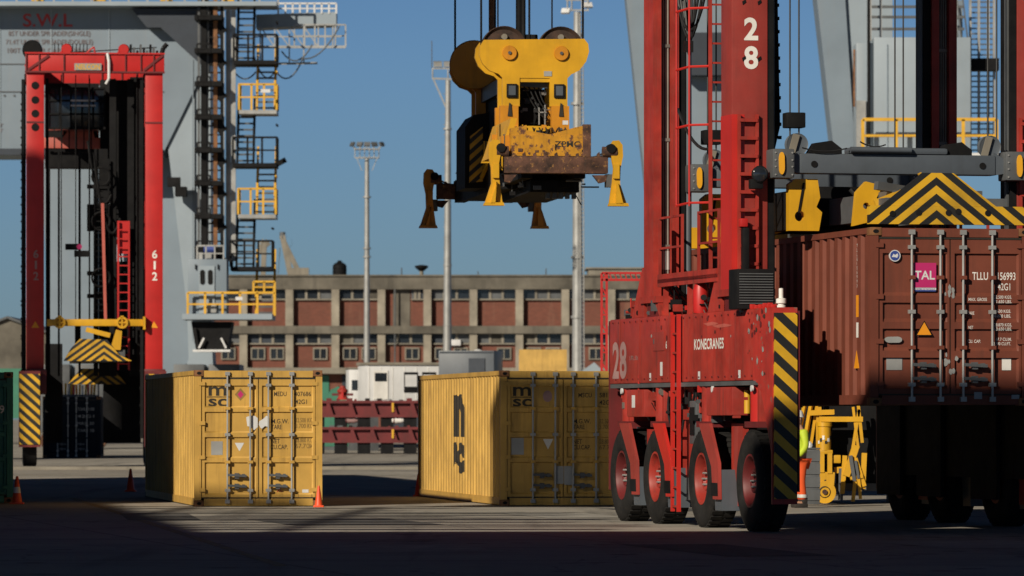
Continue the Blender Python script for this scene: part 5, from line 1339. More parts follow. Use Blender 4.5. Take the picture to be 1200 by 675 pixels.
# ---------------------------------------------------------------- spreader hanging from ropes in mid air
YZ = R(7.1)
t = thing('hanging_spreader', 'yellow spreader with rusty end beam and big rope sheaves hanging from ropes against the sky', 'spreader', P(650, 490, 100).xy.to_3d(), YZ)
def zf(v, y=0): return CAMH + (490 - v) * (100 + y) / 6000.0
def flipper(k, x, y, s, m, zt=6.98, fy=0):
    """guide arm: rounded head, straight arm, flared foot"""
    o = -1 if x < 0 else 1
    pts = [(-.10, -.15), (-.12, .02), (-.06, .12), (.06, .13), (.13, .04), (.14, -.18), (.09, -.42), (.08, -.72), (.22, -1.14), (-.14, -1.14), (-.08, -.72), (-.05, -.42)]
    k.prism([(p * o, q) for p, q in pts], (x, y, zt), (1, 0, 0), (0, 0, 1), (0, .10, 0), m)
    k.prism([(-.16, -1.16), (.24, -1.16), (.22, -1.10), (-.14, -1.10)] if o > 0 else [(-.24, -1.16), (.16, -1.16), (.14, -1.10), (-.22, -1.10)], (x, y - .12, zt), (1, 0, 0), (0, 0, 1), (0, .22, 0), m)
    k.prism([(0, -.70), (.02, -.70), (.12 * o + .01, -1.12), (-.02, -1.12)], (x, y - .12, zt), (1, 0, 0), (0, 0, 1), (0, .14, 0), m)
    k.box(x - .06, x + .06, y - .06, y + .02, zt - .62, zt - .34, m)
for y, m, mb in ((0, M['yel'], M['rust']), (11.9, M['yel_or'], M['rust'])):
    k = MB(); k.bbox(-1.0, 1.05, y - .05, y + .25, 6.46, 6.79, mb, .02)
    k.prism([(.75, 6.43), (1.05, 6.43), (1.0, 6.30), (.88, 6.27)], (0, y, 0), EX, EZ, (0, .12, 0), mb); k.prism([(-.75, 6.43), (-1.05, 6.43), (-1.0, 6.30), (-.88, 6.27)], (0, y, 0), EX, EZ, (0, .12, 0), mb)
    for i in range(9): x = -.85 + i * .21; k.prism([(x, 6.79), (x + .07, 6.79), (x + .05, 6.84 + rnd.uniform(0, .05)), (x, 6.84)], (0, y - .03, 0), EX, EZ, (0, .05, 0), mb)
    k.build('end_beam', t)
    for x in (-1.17, 1.2):
        k = MB(); flipper(k, x, y - .08, 0, m); f = k.build('guide_arm', t)
        k = MB(); s_ = -1 if x < 0 else 1
        k.tube((x - s_ * .26, y + .0, 6.88), (x + .02, y + .0, 6.88), .11, M['rust'], 14); k.tube((x - s_ * .1, y - .14, 6.95), (x - s_ * .1, y + .1, 6.95), .09, M['black'], 12)
        for q in range(3): k.sag((x - s_ * .2, y, 6.9 - .03 * q), (x - s_ * .62, y, 6.80), .06 + .03 * q, .018, M['hose'])
        k.build('actuator', f)
        k = MB(); k.box(x - s_ * .12 - .06, x - s_ * .12 + .06, y + .0, y + .25, 6.2, 6.45, M['steel_d']); k.build('twistlock', t)
k = MB(); k.box(-.86, .68, -.02, .55, 6.80, 7.20, M['yel_rust'])
k.prism([(-.86, 7.201), (.70, 7.201), (.70, 7.42), (.40, 7.36), (-.1, 7.22), (-.55, 7.30), (-.55, 7.40), (-.86, 7.34)], (0, .0, 0), EX, EZ, (0, .5, 0), M['yel_rust'])
k.bbox(.55, .71, -.06, .06, 6.78, 7.42, M['rust'], .01)
hb = k.build('end_plate', t)
k = MB(); k.text('ZPMC', (.0, -.021, 6.98), EX, EZ, .11, M['mark_k'], w=.50, off=.015, ext=.004); k.build('marking', hb)
k = MB()
k.prism([(-1.04, 6.85), (-.90, 6.85), (-.70, 7.55), (-.82, 7.55)], (0, .3, 0), EX, EZ, (0, 3, 0), M['yel']); k.prism([(-1.02, 6.78), (-.55, 6.78), (-.55, 7.36), (-.85, 7.22), (-1.02, 7.2)], (0, .25, 0), EX, EZ, (0, .15, 0), M['yel_or'])
k.bbox(-1.13, -1.02, -.05, .2, 6.55, 6.85, M['yel'], .02); k.box(-1.10, -1.06, -.056, -.049, 6.6, 6.8, M['black'])
k.box(.18, .28, .1, .2, 7.42, 7.50, M['white']); k.build('side_guard', t)
# telescopic frame
k = MB()
for x in (-.62, .42): k.box(x, x + .22, .25, 11.9, 6.38, 6.78, M['black'])
k.box(-.75, .75, 3.2, 9.2, 6.30, 6.95, M['black']); k.box(-.35, .62, 1.0, 6.0, 6.14, 6.37, M['black'])
for i in range(5): k.box(.0 + .13 * i, .07 + .13 * i, 1.2, 1.4, 6.02, 6.14, M['steel_d'])
k.build('telescopic_frame', t)
M['chevz'] = mat('rising_hazard_stripes', (.62, .33, .015), .5, stripes=('D', -.9, 0, 1.0, .22, BLK, 0))
k = MB()
k.prism([(-1.16, 6.40), (-.66, 6.40), (-.66, 7.95), (-.98, 7.9), (-1.16, 7.65)], (0, 5.2, 0), EX, EZ, (0, 1.6, 0), M['black']); sg = k.build('motor_house', t)
k = MB(); k.prism([(-1.08, 6.50), (-.80, 6.54), (-.80, 7.66), (-1.06, 7.46)], (0, 5.16, 0), EX, EZ, (0, .035, 0), M['chevz']); k.build('hazard_panel', sg)
k = MB()
for x in (-.80, -.74, -.68): k.tube((x, 4.9, 6.75), (x, 4.9, 7.35), .02, M['rail_y'], 8)
k.bar((-.86, 4.9, 6.6), (-.7, 4.6, 7.0), .06, .06, M['rail_y']); k.build('handrail', t)
# head block: two profile plates, near one in front
def plate(y, m, m2, nm, front=True):
    k = MB()
    out = [(-.66, 7.95), (-.66, 8.52), (-.74, 8.60), (-.92, 8.66), (-1.06, 8.80), (-1.13, 8.98), (-1.11, 9.16), (-1.03, 9.28), (1.0, 9.32), (1.08, 9.22), (1.10, 9.06), (1.04, 8.86), (.90, 8.68), (.74, 8.60), (.66, 8.52), (.66, 7.95), (.30, 7.95), (.30, 8.52), (-.31, 8.52), (-.31, 7.95)]
    k.prism(out, (0, y, 0), EX, EZ, (0, .10, 0), m)
    k.box(-.31, .30, y + .02, y + .09, 8.44, 8.519, m)
    p = k.build(nm, t)
    if front:
        k = MB()
        for x in (-.52, .53):
            k.lathe([(0, -.0), (.14, 0), (.15, .02), (.15, .05), (.0, .055)], axm('y', (x, y - .055, 9.02)), M['yel_or'], 20); k.tube((x, y - .08, 9.02), (x, y - .05, 9.02), .035, M['steel_d'], 8)
        k.build('sheave_pin', p)
        k = MB(); k.box(.18, .34, y - .012, y - .002, 8.56, 8.66, M['sticker']); k.build('plate_label', p)
        for x in (-.58, .38):
            k = MB(); k.bbox(x, x + .22, y - .05, y - .002, 8.12, 8.40, M['black'], .02); k.box(x + .04, x + .18, y - .06, y - .051, 8.17, 8.36, M['grey_b']); k.build('lamp_box', p)
    k = MB()
    for (xa, xb) in ((-.71, -.34), (.33, .69)):
        k.box(xa, xb, y - .03, y + .14, 7.22, 7.96, m2)
        k.prism([(xa + .15, 7.75), (xa + .24, 7.75), (xa + .22, 8.0), (xa + .18, 8.02)], (0, y - .055, 0), EX, EZ, (0, .022, 0), M['mark_k'])
    k.prism([(-.98, 6.85), (.96, 6.85), (.80, 7.30), (.62, 7.52), (-.60, 7.52), (-.80, 7.30)], (0, y + .16, 0), EX, EZ, (0, .12, 0), m)
    k.build('lower_bracket', p)
    if front:
        k = MB(); k.box(-.30, .30, y - .10, y - .04, 7.18, 7.55, m); k.box(-.07, .10, y - .12, y - .101, 7.30, 7.42, M['sticker']); k.build('access_panel', p)
plate(3.0, M['yel'], M['yel_or'], 'head_plate')
plate(3.75, M['yel'], M['yel_or'], 'head_plate', False)
plate(7.6, M['yel_or'], M['yel_or'], 'head_plate', False)
plate(8.3, M['yel_or'], M['yel_or'], 'head_plate', False)
k = MB(); k.box(-.45, .45, 3.86, 7.58, 7.55, 8.35, M['black']); k.box(-.55, -.30, 3.86, 7.58, 8.3, 8.6, M['steel_d']); k.box(-.62, .60, 3.3, 8.2, 7.0, 7.21, M['black']); k.build('head_block_frame', t)
k = MB()
k.bar((-.28, 3.2, 8.42), (.28, 3.2, 8.38), .05, .1, M['steel_d'])
for i in range(4): k.sag((-.2 + .1 * i, 3.3, 8.4), (.28, 3.3, 7.7 + .1 * i), .1, .015, M['hose'])
k.bar((.10, 3.3, 7.85), (.27, 3.3, 7.85), .025, .025, M['steel']); k.bar((.12, 3.3, 7.6), (.12, 3.3, 7.95), .025, .025, M['steel']); k.bar((.24, 3.3, 7.6), (.24, 3.3, 8.0), .025, .025, M['steel'])
k.prism([(-.30, 7.55), (.02, 7.55), (.10, 7.8), (-.02, 8.0), (-.12, 8.35), (-.30, 8.35)], (0, 3.4, 0), EX, EZ, (0, .2, 0), M['black'])
greeble(k, -.28, .26, 3.25, 3.5, 7.6, 8.4, 26, ['black', 'steel_d', 'hose', 'pipe'], .05, 3)
k.build('cable_basket', t)
k = MB(); greeble(k, -.80, .62, 2.75, 2.95, 7.25, 7.55, 26, ['yel', 'yel_or', 'steel_d', 'hose', 'yel'], .045, 4); greeble(k, -1.0, -.75, .2, 2.5, 6.8, 7.3, 26, ['yel', 'yel_or', 'steel_d', 'black'], .06, 6); greeble(k, -.95, .95, -.02, .0, 6.82, 6.92, 16, ['yel_or', 'rust', 'black'], .04, 8); greeble(k, -.6, .7, .5, 3, 6.15, 6.35, 22, ['black', 'steel_d'], .07, 11)
for i in range(10): k.sag((-.8 + .15 * i, .3, 7.35), (-.6 + .13 * i, 2.7, 7.5), .15, .016, M['hose'])
for x in (-.66, .55): k.tube((x + .08, 2.7, 7.1), (x + .02, .6, 7.28), .05, M['pipe']); k.tube((x + .06, 1.9, 7.17), (x + .02, .6, 7.28), .028, M['steel'])
k.build('hydraulics', t)
for y, xs_ in ((3.42, (-.58, .57)), (8.0, (-.62, .58))):
    for x in xs_:
        A = axm('y', (x, y, 9.12))
        k = MB(); prof = [(.10, -.07), (.12, -.05), (.40, -.04), (.46, -.10), (.47, -.09), (.42, 0), (.47, .09), (.46, .10), (.40, .04), (.12, .05), (.10, .07)]
        k.lathe(prof, A, M['rust_d'], 40)
        for b in range(3):
            a = R(90 + 120 * b); k.tube((x + .25 * math.cos(a), y - .12, 9.12 + .25 * math.sin(a)), (x + .25 * math.cos(a), y - .045, 9.12 + .25 * math.sin(a)), .06, M['conc'], 12)
        k.build('sheave', t)
for x in (-.62,):
    k = MB(); k.lathe([(0, -.05), (.50, -.05), (.52, 0), (.50, .06), (0, .06)], axm('y', (x - .1, 7.4, 9.08)), M['yel_or'], 36); k.build('sheave_cover', t)
k = MB()
for x, y, r in ((-1.05, 8.0, .022), (-.20, 8.0, .020), (-1.04, 3.42, .022), (-.70, 3.42, .016), (1.03, 3.42, .022), (.40, 3.42, .016)):
    k.tube((x, y, 9.1), (x + (.02 if x > 0 else -.02), y, 36), r, M['black'], 8)
k.build('rope', t)
k = MB(); k.tube((-.04, 5.2, 8.6), (-.04, 5.2, 36), .075, M['black'], 10); k.tube((.02, 5.0, 8.6), (.02, 5.0, 36), .045, M['black'], 8); k.tube((.14, 5.0, 9.1), (.14, 5.0, 36), .022, M['black'], 8); k.build('power_cable', t)
k = MB(); k.tube((-.52, 6.0, 9.0), (-.52, 6.0, 36), .06, M['rusty_edge'], 10); k.build('guide_pole', t)
k = MB(); k.bbox(.02, .32, 5.0, 5.4, 9.1, 9.55, M['black'], .03); k.bbox(-.2, .05, 4.4, 5.2, 8.6, 9.4, M['black'], .03); k.build('cable_box', t)

# ---------------------------------------------------------------- left straddle carrier 612
D9 = 171.0
t = thing('straddle_carrier', 'bright red straddle carrier numbered 612 with an empty yellow spreader, pale crane behind it', 'straddle carrier', P(22, 490, D9).xy.to_3d(), R(5.5))
S9 = D9 / 6000
def z9(v): return CAMH + (490 - v) * S9
W9 = 4.80; L9 = 6.2
for i, (x, y) in enumerate(((.26, 0), (4.22, 0), (.26, L9), (4.22, L9))):
    k = MB(); k.bbox(x, x + .58, y, y + .75, 3.3, z9(84) + .02, M['red_kal'], .02)
    for v in (100, 117, 133, 149):
        if i == 0: k.tube((x + .29, y - .012, z9(v)), (x + .29, y - .001, z9(v)), .13, M['black'], 16)
    for b in ((151, .5),): k.box(x, x + .58, y - .02, y - .003, z9(144), z9(142), M['red_dark'])
    c = k.build('column', t)
    if i < 2:
        k = MB()
        for j, ch in enumerate('612'): k.text(ch, (x + .31, y, z9(302 + j * 13)), EX, EZ, .27, M['white_d'] if i else M['white_f'], w=.17 if ch != '1' else .07, off=.02, align='C', ext=.006)
        k.build('marking', c)
        k = MB(); k.prism([(-.13, 0), (.13, 0), (0, .22)], (x + .29, y - .01, z9(384)), EX, EZ, (0, .008, 0), M['orange_t']); k.build('warning_sticker', c)
    k = MB()
    k.bar((x - .12, y + .1, 1), (x - .12, y + .1, 13), .10, .16, M['black']); k.bar((x - .05, y + .3, 1), (x - .05, y + .3, 13.2), .05, .05, M['black'])
    for q in range(20): k.box(x - .2, x - .02, y + .05, y + .2, 1.5 + q * .58, 1.56 + q * .58, M['black'])
    k.build('cable_trunk', c)
for y in (0, L9):
    k = MB(); k.bbox(.22, W9 + .05, y - .05, y + .65, z9(84), z9(63), M['red_kal'], .02)
    for u in (22, 37, 66, 114, 138, 156, 171): x = (u - 22 + 8) * S9; k.box(x, x + .04, y - .10, y - .049, z9(84), z9(63), M['red_dark'])
    k.box(.2, W9 + .07, y - .12, y - .05, z9(84) - .03, z9(84) + .03, M['red_dark']); k.box(.2, W9 + .07, y - .12, y - .05, z9(63), z9(63) + .05, M['red_kal'])
    k.bar((.3, y - .07, z9(82)), (1.0, y - .07, z9(65)), .05, .08, M['red_dark']) ; k.bar((4.8, y - .07, z9(64)), (4.15, y - .07, z9(82)), .05, .08, M['red_dark'])
    b = k.build('top_beam', t)
    if y == 0:
        k = MB(); k.box(1.85, 2.75, -.13, -.11, z9(82), z9(74), M['sticker']); k.build('nameplate', b)
        k = MB(); k.text('NELCON', (1.9, -.13, z9(81)), EX, EZ, .17, M['rail_y'], w=.8, off=.02, ext=.005); k.build('marking', b)
for x in (.24, 4.2):
    k = MB(); k.bbox(x, x + .62, .66, L9 - .06, z9(84), z9(64), M['red_kal'], .02); k.build('side_beam', t)
    k = MB(); k.bbox(x - .02, x + .68, -.3, L9 + 1.0, 2.5, 3.32, M['red_dark'], .02); k.build('lower_side_beam', t)
# leg ends with stripes
for i, x in enumerate((.0, 4.18)):
    k = MB(); k.box(x, x + .72, -.8, 0.2, .72, 3.25, M['red_dark']); le = k.build('leg_end', t)
    k = MB(); k.box(x + .02, x + .70, -.83, -.802, .80, 3.15, M['chev']); k.build('hazard_panel', le)
    for y in (.3, 2.2, 4.3, 6.3):
        k = MB(); k.lathe([(0, -.2), (.35, -.15), (.36, .15), (0, .2)], axm('x', (x + .36, y, .72)), M['red_dark'], 18); w = k.build('wheel', t)
        k = MB(); k.lathe([(.36, -.2), (.55, -.24), (.70, -.2), (.72, 0), (.70, .2), (.55, .24), (.36, .2)], axm('x', (x + .36, y, .72)), M['rubber'], 28); k.build('tyre', w)
        k = MB(); k.box(x + .1, x + .62, y - .2, y + .2, 1.4, 2.5, M['black']); k.build('suspension_post', t)
# top machinery
k = MB()
for x in (1.55, 4.0 - .55): k.lathe([(0, -.1), (.16, -.1), (.19, 0), (.16, .1), (0, .1)], axm('y', (x + .05, .1, z9(57))), M['red_kal'], 18); k.bar((x - .2, .1, z9(64)), (x + .05, .1, z9(52)), .07, .07, M['red_kal'])
for i in range(9): x = 3.7 + .11 * i; k.box(x, x + .07, 0, .5, z9(63), z9(51) - .1 * (i % 3), M['steel_d'] if i % 2 else M['black'])
k.path([(2.2, .1, z9(63)), (2.5, .1, z9(54)), (2.55, .1, z9(63))], .03, M['red_kal']); k.path([(.35, .1, z9(64)), (4.6, .1, z9(64) + .28)], .02, M['black'])
k.lathe([(0, -.2), (.3, -.2), (.34, 0), (.3, .2), (0, .2)], axm('y', (.45, .2, z9(58))), M['black'], 16); k.path([(4.75, .1, z9(64)), (4.82, .1, z9(55)), (4.95, .1, z9(50))], .09, M['black'])
for i in range(10): k.bar((1.2 + i * .12, .3, z9(64)), (1.2 + i * .12, .3, z9(64) + .4), .03, .03, M['black'])
k.build('hoist_machinery', t)
k = MB(); k.bbox(.85, 2.9, 4.6, 4.95, z9(165), z9(152), M['salmon'], .02); k.prism([(1.5, z9(152)), (2.6, z9(152)), (2.5, z9(140)), (1.8, z9(139))], (0, 4.6, 0), EX, EZ, (0, .3, 0), M['salmon']); k.build('middle_beam', t)
k = MB(); k.bbox(1.0, 2.9, 2.6, 4.4, z9(146), z9(96), M['glass'], .04)
for i in range(6): k.bar((1.0 + i * .38, 2.57, z9(146)), (1.0 + i * .38, 2.57, z9(96)), .06, .05, M['black'])
for v in (97, 112, 128, 145): k.bar((1.0, 2.57, z9(v)), (2.9, 2.57, z9(v)), .05, .06, M['black'])
k.box(1.75, 2.6, 2.5, 2.54, z9(119), z9(117), M['white']); k.box(1.75, 2.6, 2.5, 2.54, z9(113), z9(111), M['white']); k.build('operator_cab', t)
k = MB()
k.bbox(.9, 2.75, 4.96, 5.9, z9(188), z9(86), M['black'], .03); k.bbox(2.76, 4.15, 3.4, 3.9, z9(232), z9(85), M['black'], .03)
for i in range(7): k.bar((.95 + i * .25, 2.4, z9(172)), (.95 + i * .25, 2.4, z9(146)), .04, .04, M['black'])
k.bar((.9, 2.4, z9(172)), (2.9, 2.4, z9(172)), .06, .1, M['black'])
for i in range(12): k.bar((rnd.uniform(2.7, 4.1), 3.3, z9(rnd.uniform(180, 250))), (rnd.uniform(2.9, 4.1), 3.3, z9(rnd.uniform(250, 330))), .06, .06, M['black'])
k.build('engine_house', t)
k = MB()
for x, w_ in ((1.0, .12), (1.35, .07), (2.05, .08), (2.6, .16), (2.85, .3)): k.bar((x, 2.2, z9(440)), (x, 2.2, z9(170)), w_, .1, M['black'])
for v in (215, 262, 318, 345): k.bar((2.3, 2.1, z9(v)), (4.2, 2.1, z9(v)), .08, .14, M['black'])
k.box(2.3, 4.2, 2.0, 2.2, z9(268), z9(236), M['black']); k.box(2.75, 3.3, 2.0, 2.2, z9(440), z9(268), M['black']); k.box(3.75, 4.22, 1.9, 2.2, z9(440), z9(85), M['black']); k.box(2.9, 4.2, 5.5, 5.8, z9(520), z9(300), M['black']); k.box(.9, 1.5, 5.5, 5.8, z9(520), z9(400), M['black'])
k.build('mast_frame', t)
k = MB(); k.path([(2.95, -.1, z9(62)), (3.0, -.15, z9(72)), (3.0, -.15, z9(92)), (2.9, -.1, z9(98))], .05, M['white'], 8); k.build('white_hose', t)
k = MB()
for x in (3.15, 3.75): k.bar((x, 1.2, 3.3), (x, 1.2, 13.1), .22, .3, M['black'])
for x in (.95,): k.bar((x, 1.0, 3.3), (x, 1.0, 13.1), .10, .2, M['black'])
k.bar((4.05, .9, 3.3), (4.05, .9, 13.1), .16, .5, M['black']); k.bar((3.45, 2, 8), (3.45, 2, 13.1), .5, .5, M['black'])
k.build('hoist_mast', t)
k = MB()
for x in (2.55, 3.0): k.bar((x, .9, 5.2), (x, .9, 10.4), .05, .05, M['black'])
for i in range(26): z = 5.3 + i * .2; k.bar((2.55, .9, z), (3.0, .9, z), .035, .035, M['black'])
for z in (6.4, 8.3, 9.8): k.lathe([(.30, -.02), (.34, 0), (.30, .02), (.27, 0)], axm('y', (2.75, .8, z)), M['black'], 14, closed=True)
k.sag((2.5, .8, 10.6), (3.4, .8, 8.4), 1.4, .05, M['black']); k.sag((2.3, .8, 11), (3.1, .8, 9.2), 1.0, .04, M['black'])
k.bar((2.9, .75, 5.0), (2.8, .75, 8.9), .10, .10, M['salmon']); k.build('cable_ladder', t)
k = MB()
for x in (3.32, 3.68): k.bar((x, .5, 3.3), (x, .5, 8.3), .06, .06, M['red_kal'])
for i in range(16): z = 3.5 + i * .3; k.bar((3.32, .5, z), (3.68, .5, z), .04, .04, M['red_kal'])
k.box(3.3, 3.7, .62, .66, 7.2, 8.3, M['red_kal']); k.build('ladder', t)
k = MB()
for i in range(11): k.bar((1.5 + i * .17, 3.9, z9(150)), (1.5 + i * .17, 3.9, z9(138)), .03, .03, M['salmon'])
k.bar((1.45, 3.9, z9(138)), (3.3, 3.9, z9(138)), .04, .04, M['salmon'])
k.build('handrail', t)
k = MB(); k.box(3.2, 3.9, 3.2, 3.39, z9(118), z9(92), M['red_kal']); k.build('gearbox', t)
k = MB()
for x in (1.42, 1.9, 2.35, 3.95): k.tube((x, .6, 5.0), (x, .6, 13.2), .018, M['black'], 6)
k.build('hoist_rope', t)
k = MB(); k.bbox(1.55, 2.0, .3, .6, z9(292), z9(285), M['black'], .02); k.box(1.85, 2.35, .35, .7, z9(300), z9(293), M['black']); sgl = k.build('signal_lamp', t)
k = MB(); k.tube((2.02, .28, z9(288.5)), (2.02, .33, z9(288.5)), .09, M['magenta'], 12); k.build('lens', sgl)
# its spreader
ts = thing('container_spreader', 'yellow spreader with striped apron hanging empty inside the red carrier numbered 612', 'spreader', P(55, 490, D9).xy.to_3d(), R(5.5))
k = MB(); k.bbox(.0, 3.2, -.1, .2, z9(382), z9(374), M['yel'], .02)
for x in (.42, 2.5):
    k.lathe([(.13, -.05), (.20, -.05), (.20, .05), (.13, .05)], axm('y', (x, -.15, z9(378))), M['yel'], 18, closed=True); k.bar((x - .2, -.15, z9(378)), (x + .2, -.15, z9(378)), .05, .05, M['yel']); k.bar((x, -.15, z9(372)), (x, -.15, z9(384)), .05, .05, M['yel']); k.box(x - .05, x + .05, -.2, 0, z9(374), z9(370), M['yel'])
k.box(3.2, 3.28, -.2, .2, z9(386), z9(371), M['yel']); k.build('lifting_beam', ts)
M['vee9'] = mat('V_hazard_stripes_apron', (.60, .33, .015), .5, stripes=('V', .72, 0, 1.0, .23, BLK, 1.9))
k = MB(); k.prism([(.55, z9(423)), (2.85, z9(423)), (2.4, z9(416)), (2.0, z9(398)), (1.1, z9(397)), (.80, z9(408))], (0, -.15, 0), EX, EZ, (0, .12, 0), M['vee9']); k.build('hazard_apron', ts)
k = MB(); k.box(.8, 2.6, 0, 5.6, z9(424), z9(410), M['steel_d']); k.bar((1.3, -.1, z9(386)), (2.1, -.1, z9(393)), .12, .16, M['yel']); k.prism([(2.1, z9(410)), (2.45, z9(410)), (2.5, z9(388)), (2.3, z9(386))], (0, -.1, 0), EX, EZ, (0, .1, 0), M['yel']); k.bar((1.0, 1, z9(415)), (1.0, 1, z9(380)), .12, .12, M['black']); k.bar((2.2, 1, z9(415)), (2.2, 1, z9(380)), .12, .12, M['black']); k.build('frame', ts)
k = MB(); k.prism([(.75, z9(449)), (2.75, z9(449)), (2.35, z9(430)), (1.2, z9(430))], (0, 5.5, 0), EX, EZ, (0, .1, 0), M['vee9']); k.build('hazard_apron', ts)
k = MB(); k.tube((1.45, 2.5, z9(378)), (1.45, 2.5, 13.2), .03, M['black'], 6); k.tube((2.3, 2.5, z9(378)), (2.3, 2.5, 13.2), .03, M['black'], 6); k.build('rope', ts)

# ---------------------------------------------------------------- cones
def cone(label, loc, s=1.0, group=None):
    t = thing('traffic_cone', label, 'cone', loc, 0)
    k = MB(); k.bbox(-.17 * s, .17 * s, -.17 * s, .17 * s, 0, .035, M['cone'], .01); k.build('base', t)
    k = MB(); k.lathe([(.14 * s, .03), (.125 * s, .06), (.035 * s, .68 * s), (.03 * s, .70 * s), (0, .70 * s)], Matrix.Identity(4), M['cone'], 20)
    k.build('body', t)
    return t
def band(t, s=1.0):
    k = MB(); k.lathe([(.094 * s, .28 * s), (.096 * s, .28 * s), (.066 * s, .47 * s), (.064 * s, .47 * s)], Matrix.Identity(4), M['white_d'], 20); k.build('reflective_band', t)
cone('bright orange cone in the sun at the corner of the left yellow container', P(373.5, 490, 96.6).xy.to_3d(), .58)
band(cone('orange cone with pale band in shade beside the green container', P(20, 490, 100).xy.to_3d(), .78), .78)
cone('shaded cone between the left red carrier and the left yellow container', P(153, 490, 117).xy.to_3d(), .75)
cone('dim cone at the far end of the middle yellow container', P(490.5, 490, 110).xy.to_3d(), .7)

# ---------------------------------------------------------------- worker beside the striped leg
def skin_mesh(name, pts, edges, rad, m, parent, sub=2, root=0):
    me = bpy.data.meshes.new(name); me.from_pydata([tuple(p) for p in pts], edges, [])
    o = bpy.data.objects.new(name, me); COL.objects.link(o)
    md = o.modifiers.new("skin", 'SKIN'); md.use_smooth_shade = True
    for i, r_ in enumerate(rad):
        sv = me.skin_vertices[0].data[i]; sv.radius = (r_, r_) if not isinstance(r_, tuple) else r_; sv.use_root = (i == root)
    sbm = o.modifiers.new("sub", 'SUBSURF'); sbm.levels = sub; sbm.render_levels = sub
    dg = bpy.context.evaluated_depsgraph_get()
    m2 = bpy.data.meshes.new_from_object(o.evaluated_get(dg))
    bpy.data.objects.remove(o)
    m2.materials.clear(); m2.materials.append(m)
    for p in m2.polygons: p.use_smooth = True
    r = bpy.data.objects.new(name, m2); COL.objects.link(r); r.parent = parent
    return r
tp = thing('person', 'worker in a yellow high visibility jacket and orange trousers half hidden by the striped leg', 'person', P(937, 490, 96).xy.to_3d(), R(-70))
# faces local -y ; yaw turns the worker away to the right
J = [(0, 0, .95), (0, .01, 1.15), (0, .02, 1.36), (0, .0, 1.50), (0, -.02, 1.60),
     (.10, 0, .90), (.11, -.02, .50), (.11, .03, .10), (.12, -.12, .05), (-.10, 0, .90), (-.12, .02, .50), (-.13, .09, .10), (-.13, -.06, .05),
     (.19, .01, 1.40), (.25, .02, 1.14), (.23, -.14, .95), (-.19, .01, 1.40), (-.25, .02, 1.14), (-.23, -.14, .95), (.22, -.19, .90), (-.22, -.19, .90)]
E_ = [(0, 1), (1, 2), (2, 3), (3, 4), (0, 5), (5, 6), (6, 7), (7, 8), (0, 9), (9, 10), (10, 11), (11, 12), (2, 13), (13, 14), (14, 15), (2, 16), (16, 17), (17, 18), (15, 19), (18, 20)]
rad = [(.15, .11), (.15, .11), (.17, .11), .06, .055, .095, .065, .045, .04, .095, .065, .045, .04, .065, .05, .035, .065, .05, .035, .035, .035]
skin_mesh('body', J, E_, rad, M['skin'], tp)
k = MB(); hx = Matrix.Translation((0, -.03, 1.66))
k.lathe([(0, -.12), (.045, -.115), (.07, -.08), (.082, -.02), (.085, .03), (.078, .08), (.05, .115), (0, .125)], hx, M['skin'], 16)
k.prism([(-.012, 0), (.012, 0), (.008, .045), (-.008, .045)], (0, -.03 - .083, 1.635), EX, EZ, (0, -.022, 0), M['skin'])
for x in (-.03, .03): k.tube((x, -.107, 1.675), (x, -.115, 1.675), .009, M['boot'], 8)
k.box(-.025, .025, -.112, -.105, 1.598, 1.606, M['mark_r'])
for x in (-.085, .085): k.bbox(x - .01, x + .01, -.05, -.01, 1.635, 1.69, M['skin'], .005)
k.build('head', tp)
k = MB(); k.lathe([(.115, 0), (.105, .02), (.10, .06), (.08, .11), (.04, .135), (0, .14)], Matrix.Translation((0, -.03, 1.70)), M['white'], 18); k.build('helmet', tp)
for s in (-1, 1):   # gloved fingers
    k = MB(); hb_ = Vector((.22 * s, -.20, .885))
    for f in range(4):
        a = hb_ + Vector((-.03 + .02 * f, -.02, -.02)); b = a + Vector((0, -.015, -.045 + .006 * abs(f - 1.5))); c = b + Vector((0, .015, -.03))
        k.tube(a, b, .010, M['boot'], 7, .009); k.tube(b, c, .009, M['boot'], 7, .007)
    a = hb_ + Vector((-.035 * s, -.01, 0)); k.tube(a, a + Vector((-.02 * s, -.025, -.03)), .011, M['boot'], 7, .008)
    k.build('glove_fingers', tp)
skin_mesh('jacket', [(0, 0, .92), (0, .01, 1.15), (0, .02, 1.38), (0, .01, 1.46), (.19, .01, 1.41), (.255, .02, 1.14), (.235, -.13, .965), (-.19, .01, 1.41), (-.255, .02, 1.14), (-.235, -.13, .965)],
          [(0, 1), (1, 2), (2, 3), (2, 4), (4, 5), (5, 6), (2, 7), (7, 8), (8, 9)], [(.19, .145), (.19, .145), (.20, .14), (.09, .08), .085, .068, .055, .085, .068, .055], M['hiviz'], tp)
skin_mesh('trousers', [(0, 0, .92), (.10, 0, .84), (.11, -.02, .5), (.11, .03, .13), (-.10, 0, .84), (-.12, .02, .5), (-.13, .09, .13)], [(0, 1), (1, 2), (2, 3), (0, 4), (4, 5), (5, 6)], [(.17, .13), .115, .085, .075, .115, .085, .075], M['orange_c'], tp)
k = MB()
for (x, y, z, r_) in ((.11, .02, .22, .084), (-.13, .075, .22, .084)): k.lathe([(r_, -.03), (r_ + .003, 0), (r_, .03)], Matrix.Translation((x, y, z)), M['silver'], 16)
k.build('reflective_tape', tp)
k = MB()
for (x, y) in ((.11, .03), (-.13, .09)): k.bbox(x - .055, x + .055, y - .20, y + .08, 0, .09, M['boot'], .03); k.bbox(x - .05, x + .05, y - .05, y + .075, .08, .2, M['boot'], .03)
k.build('boots', tp)

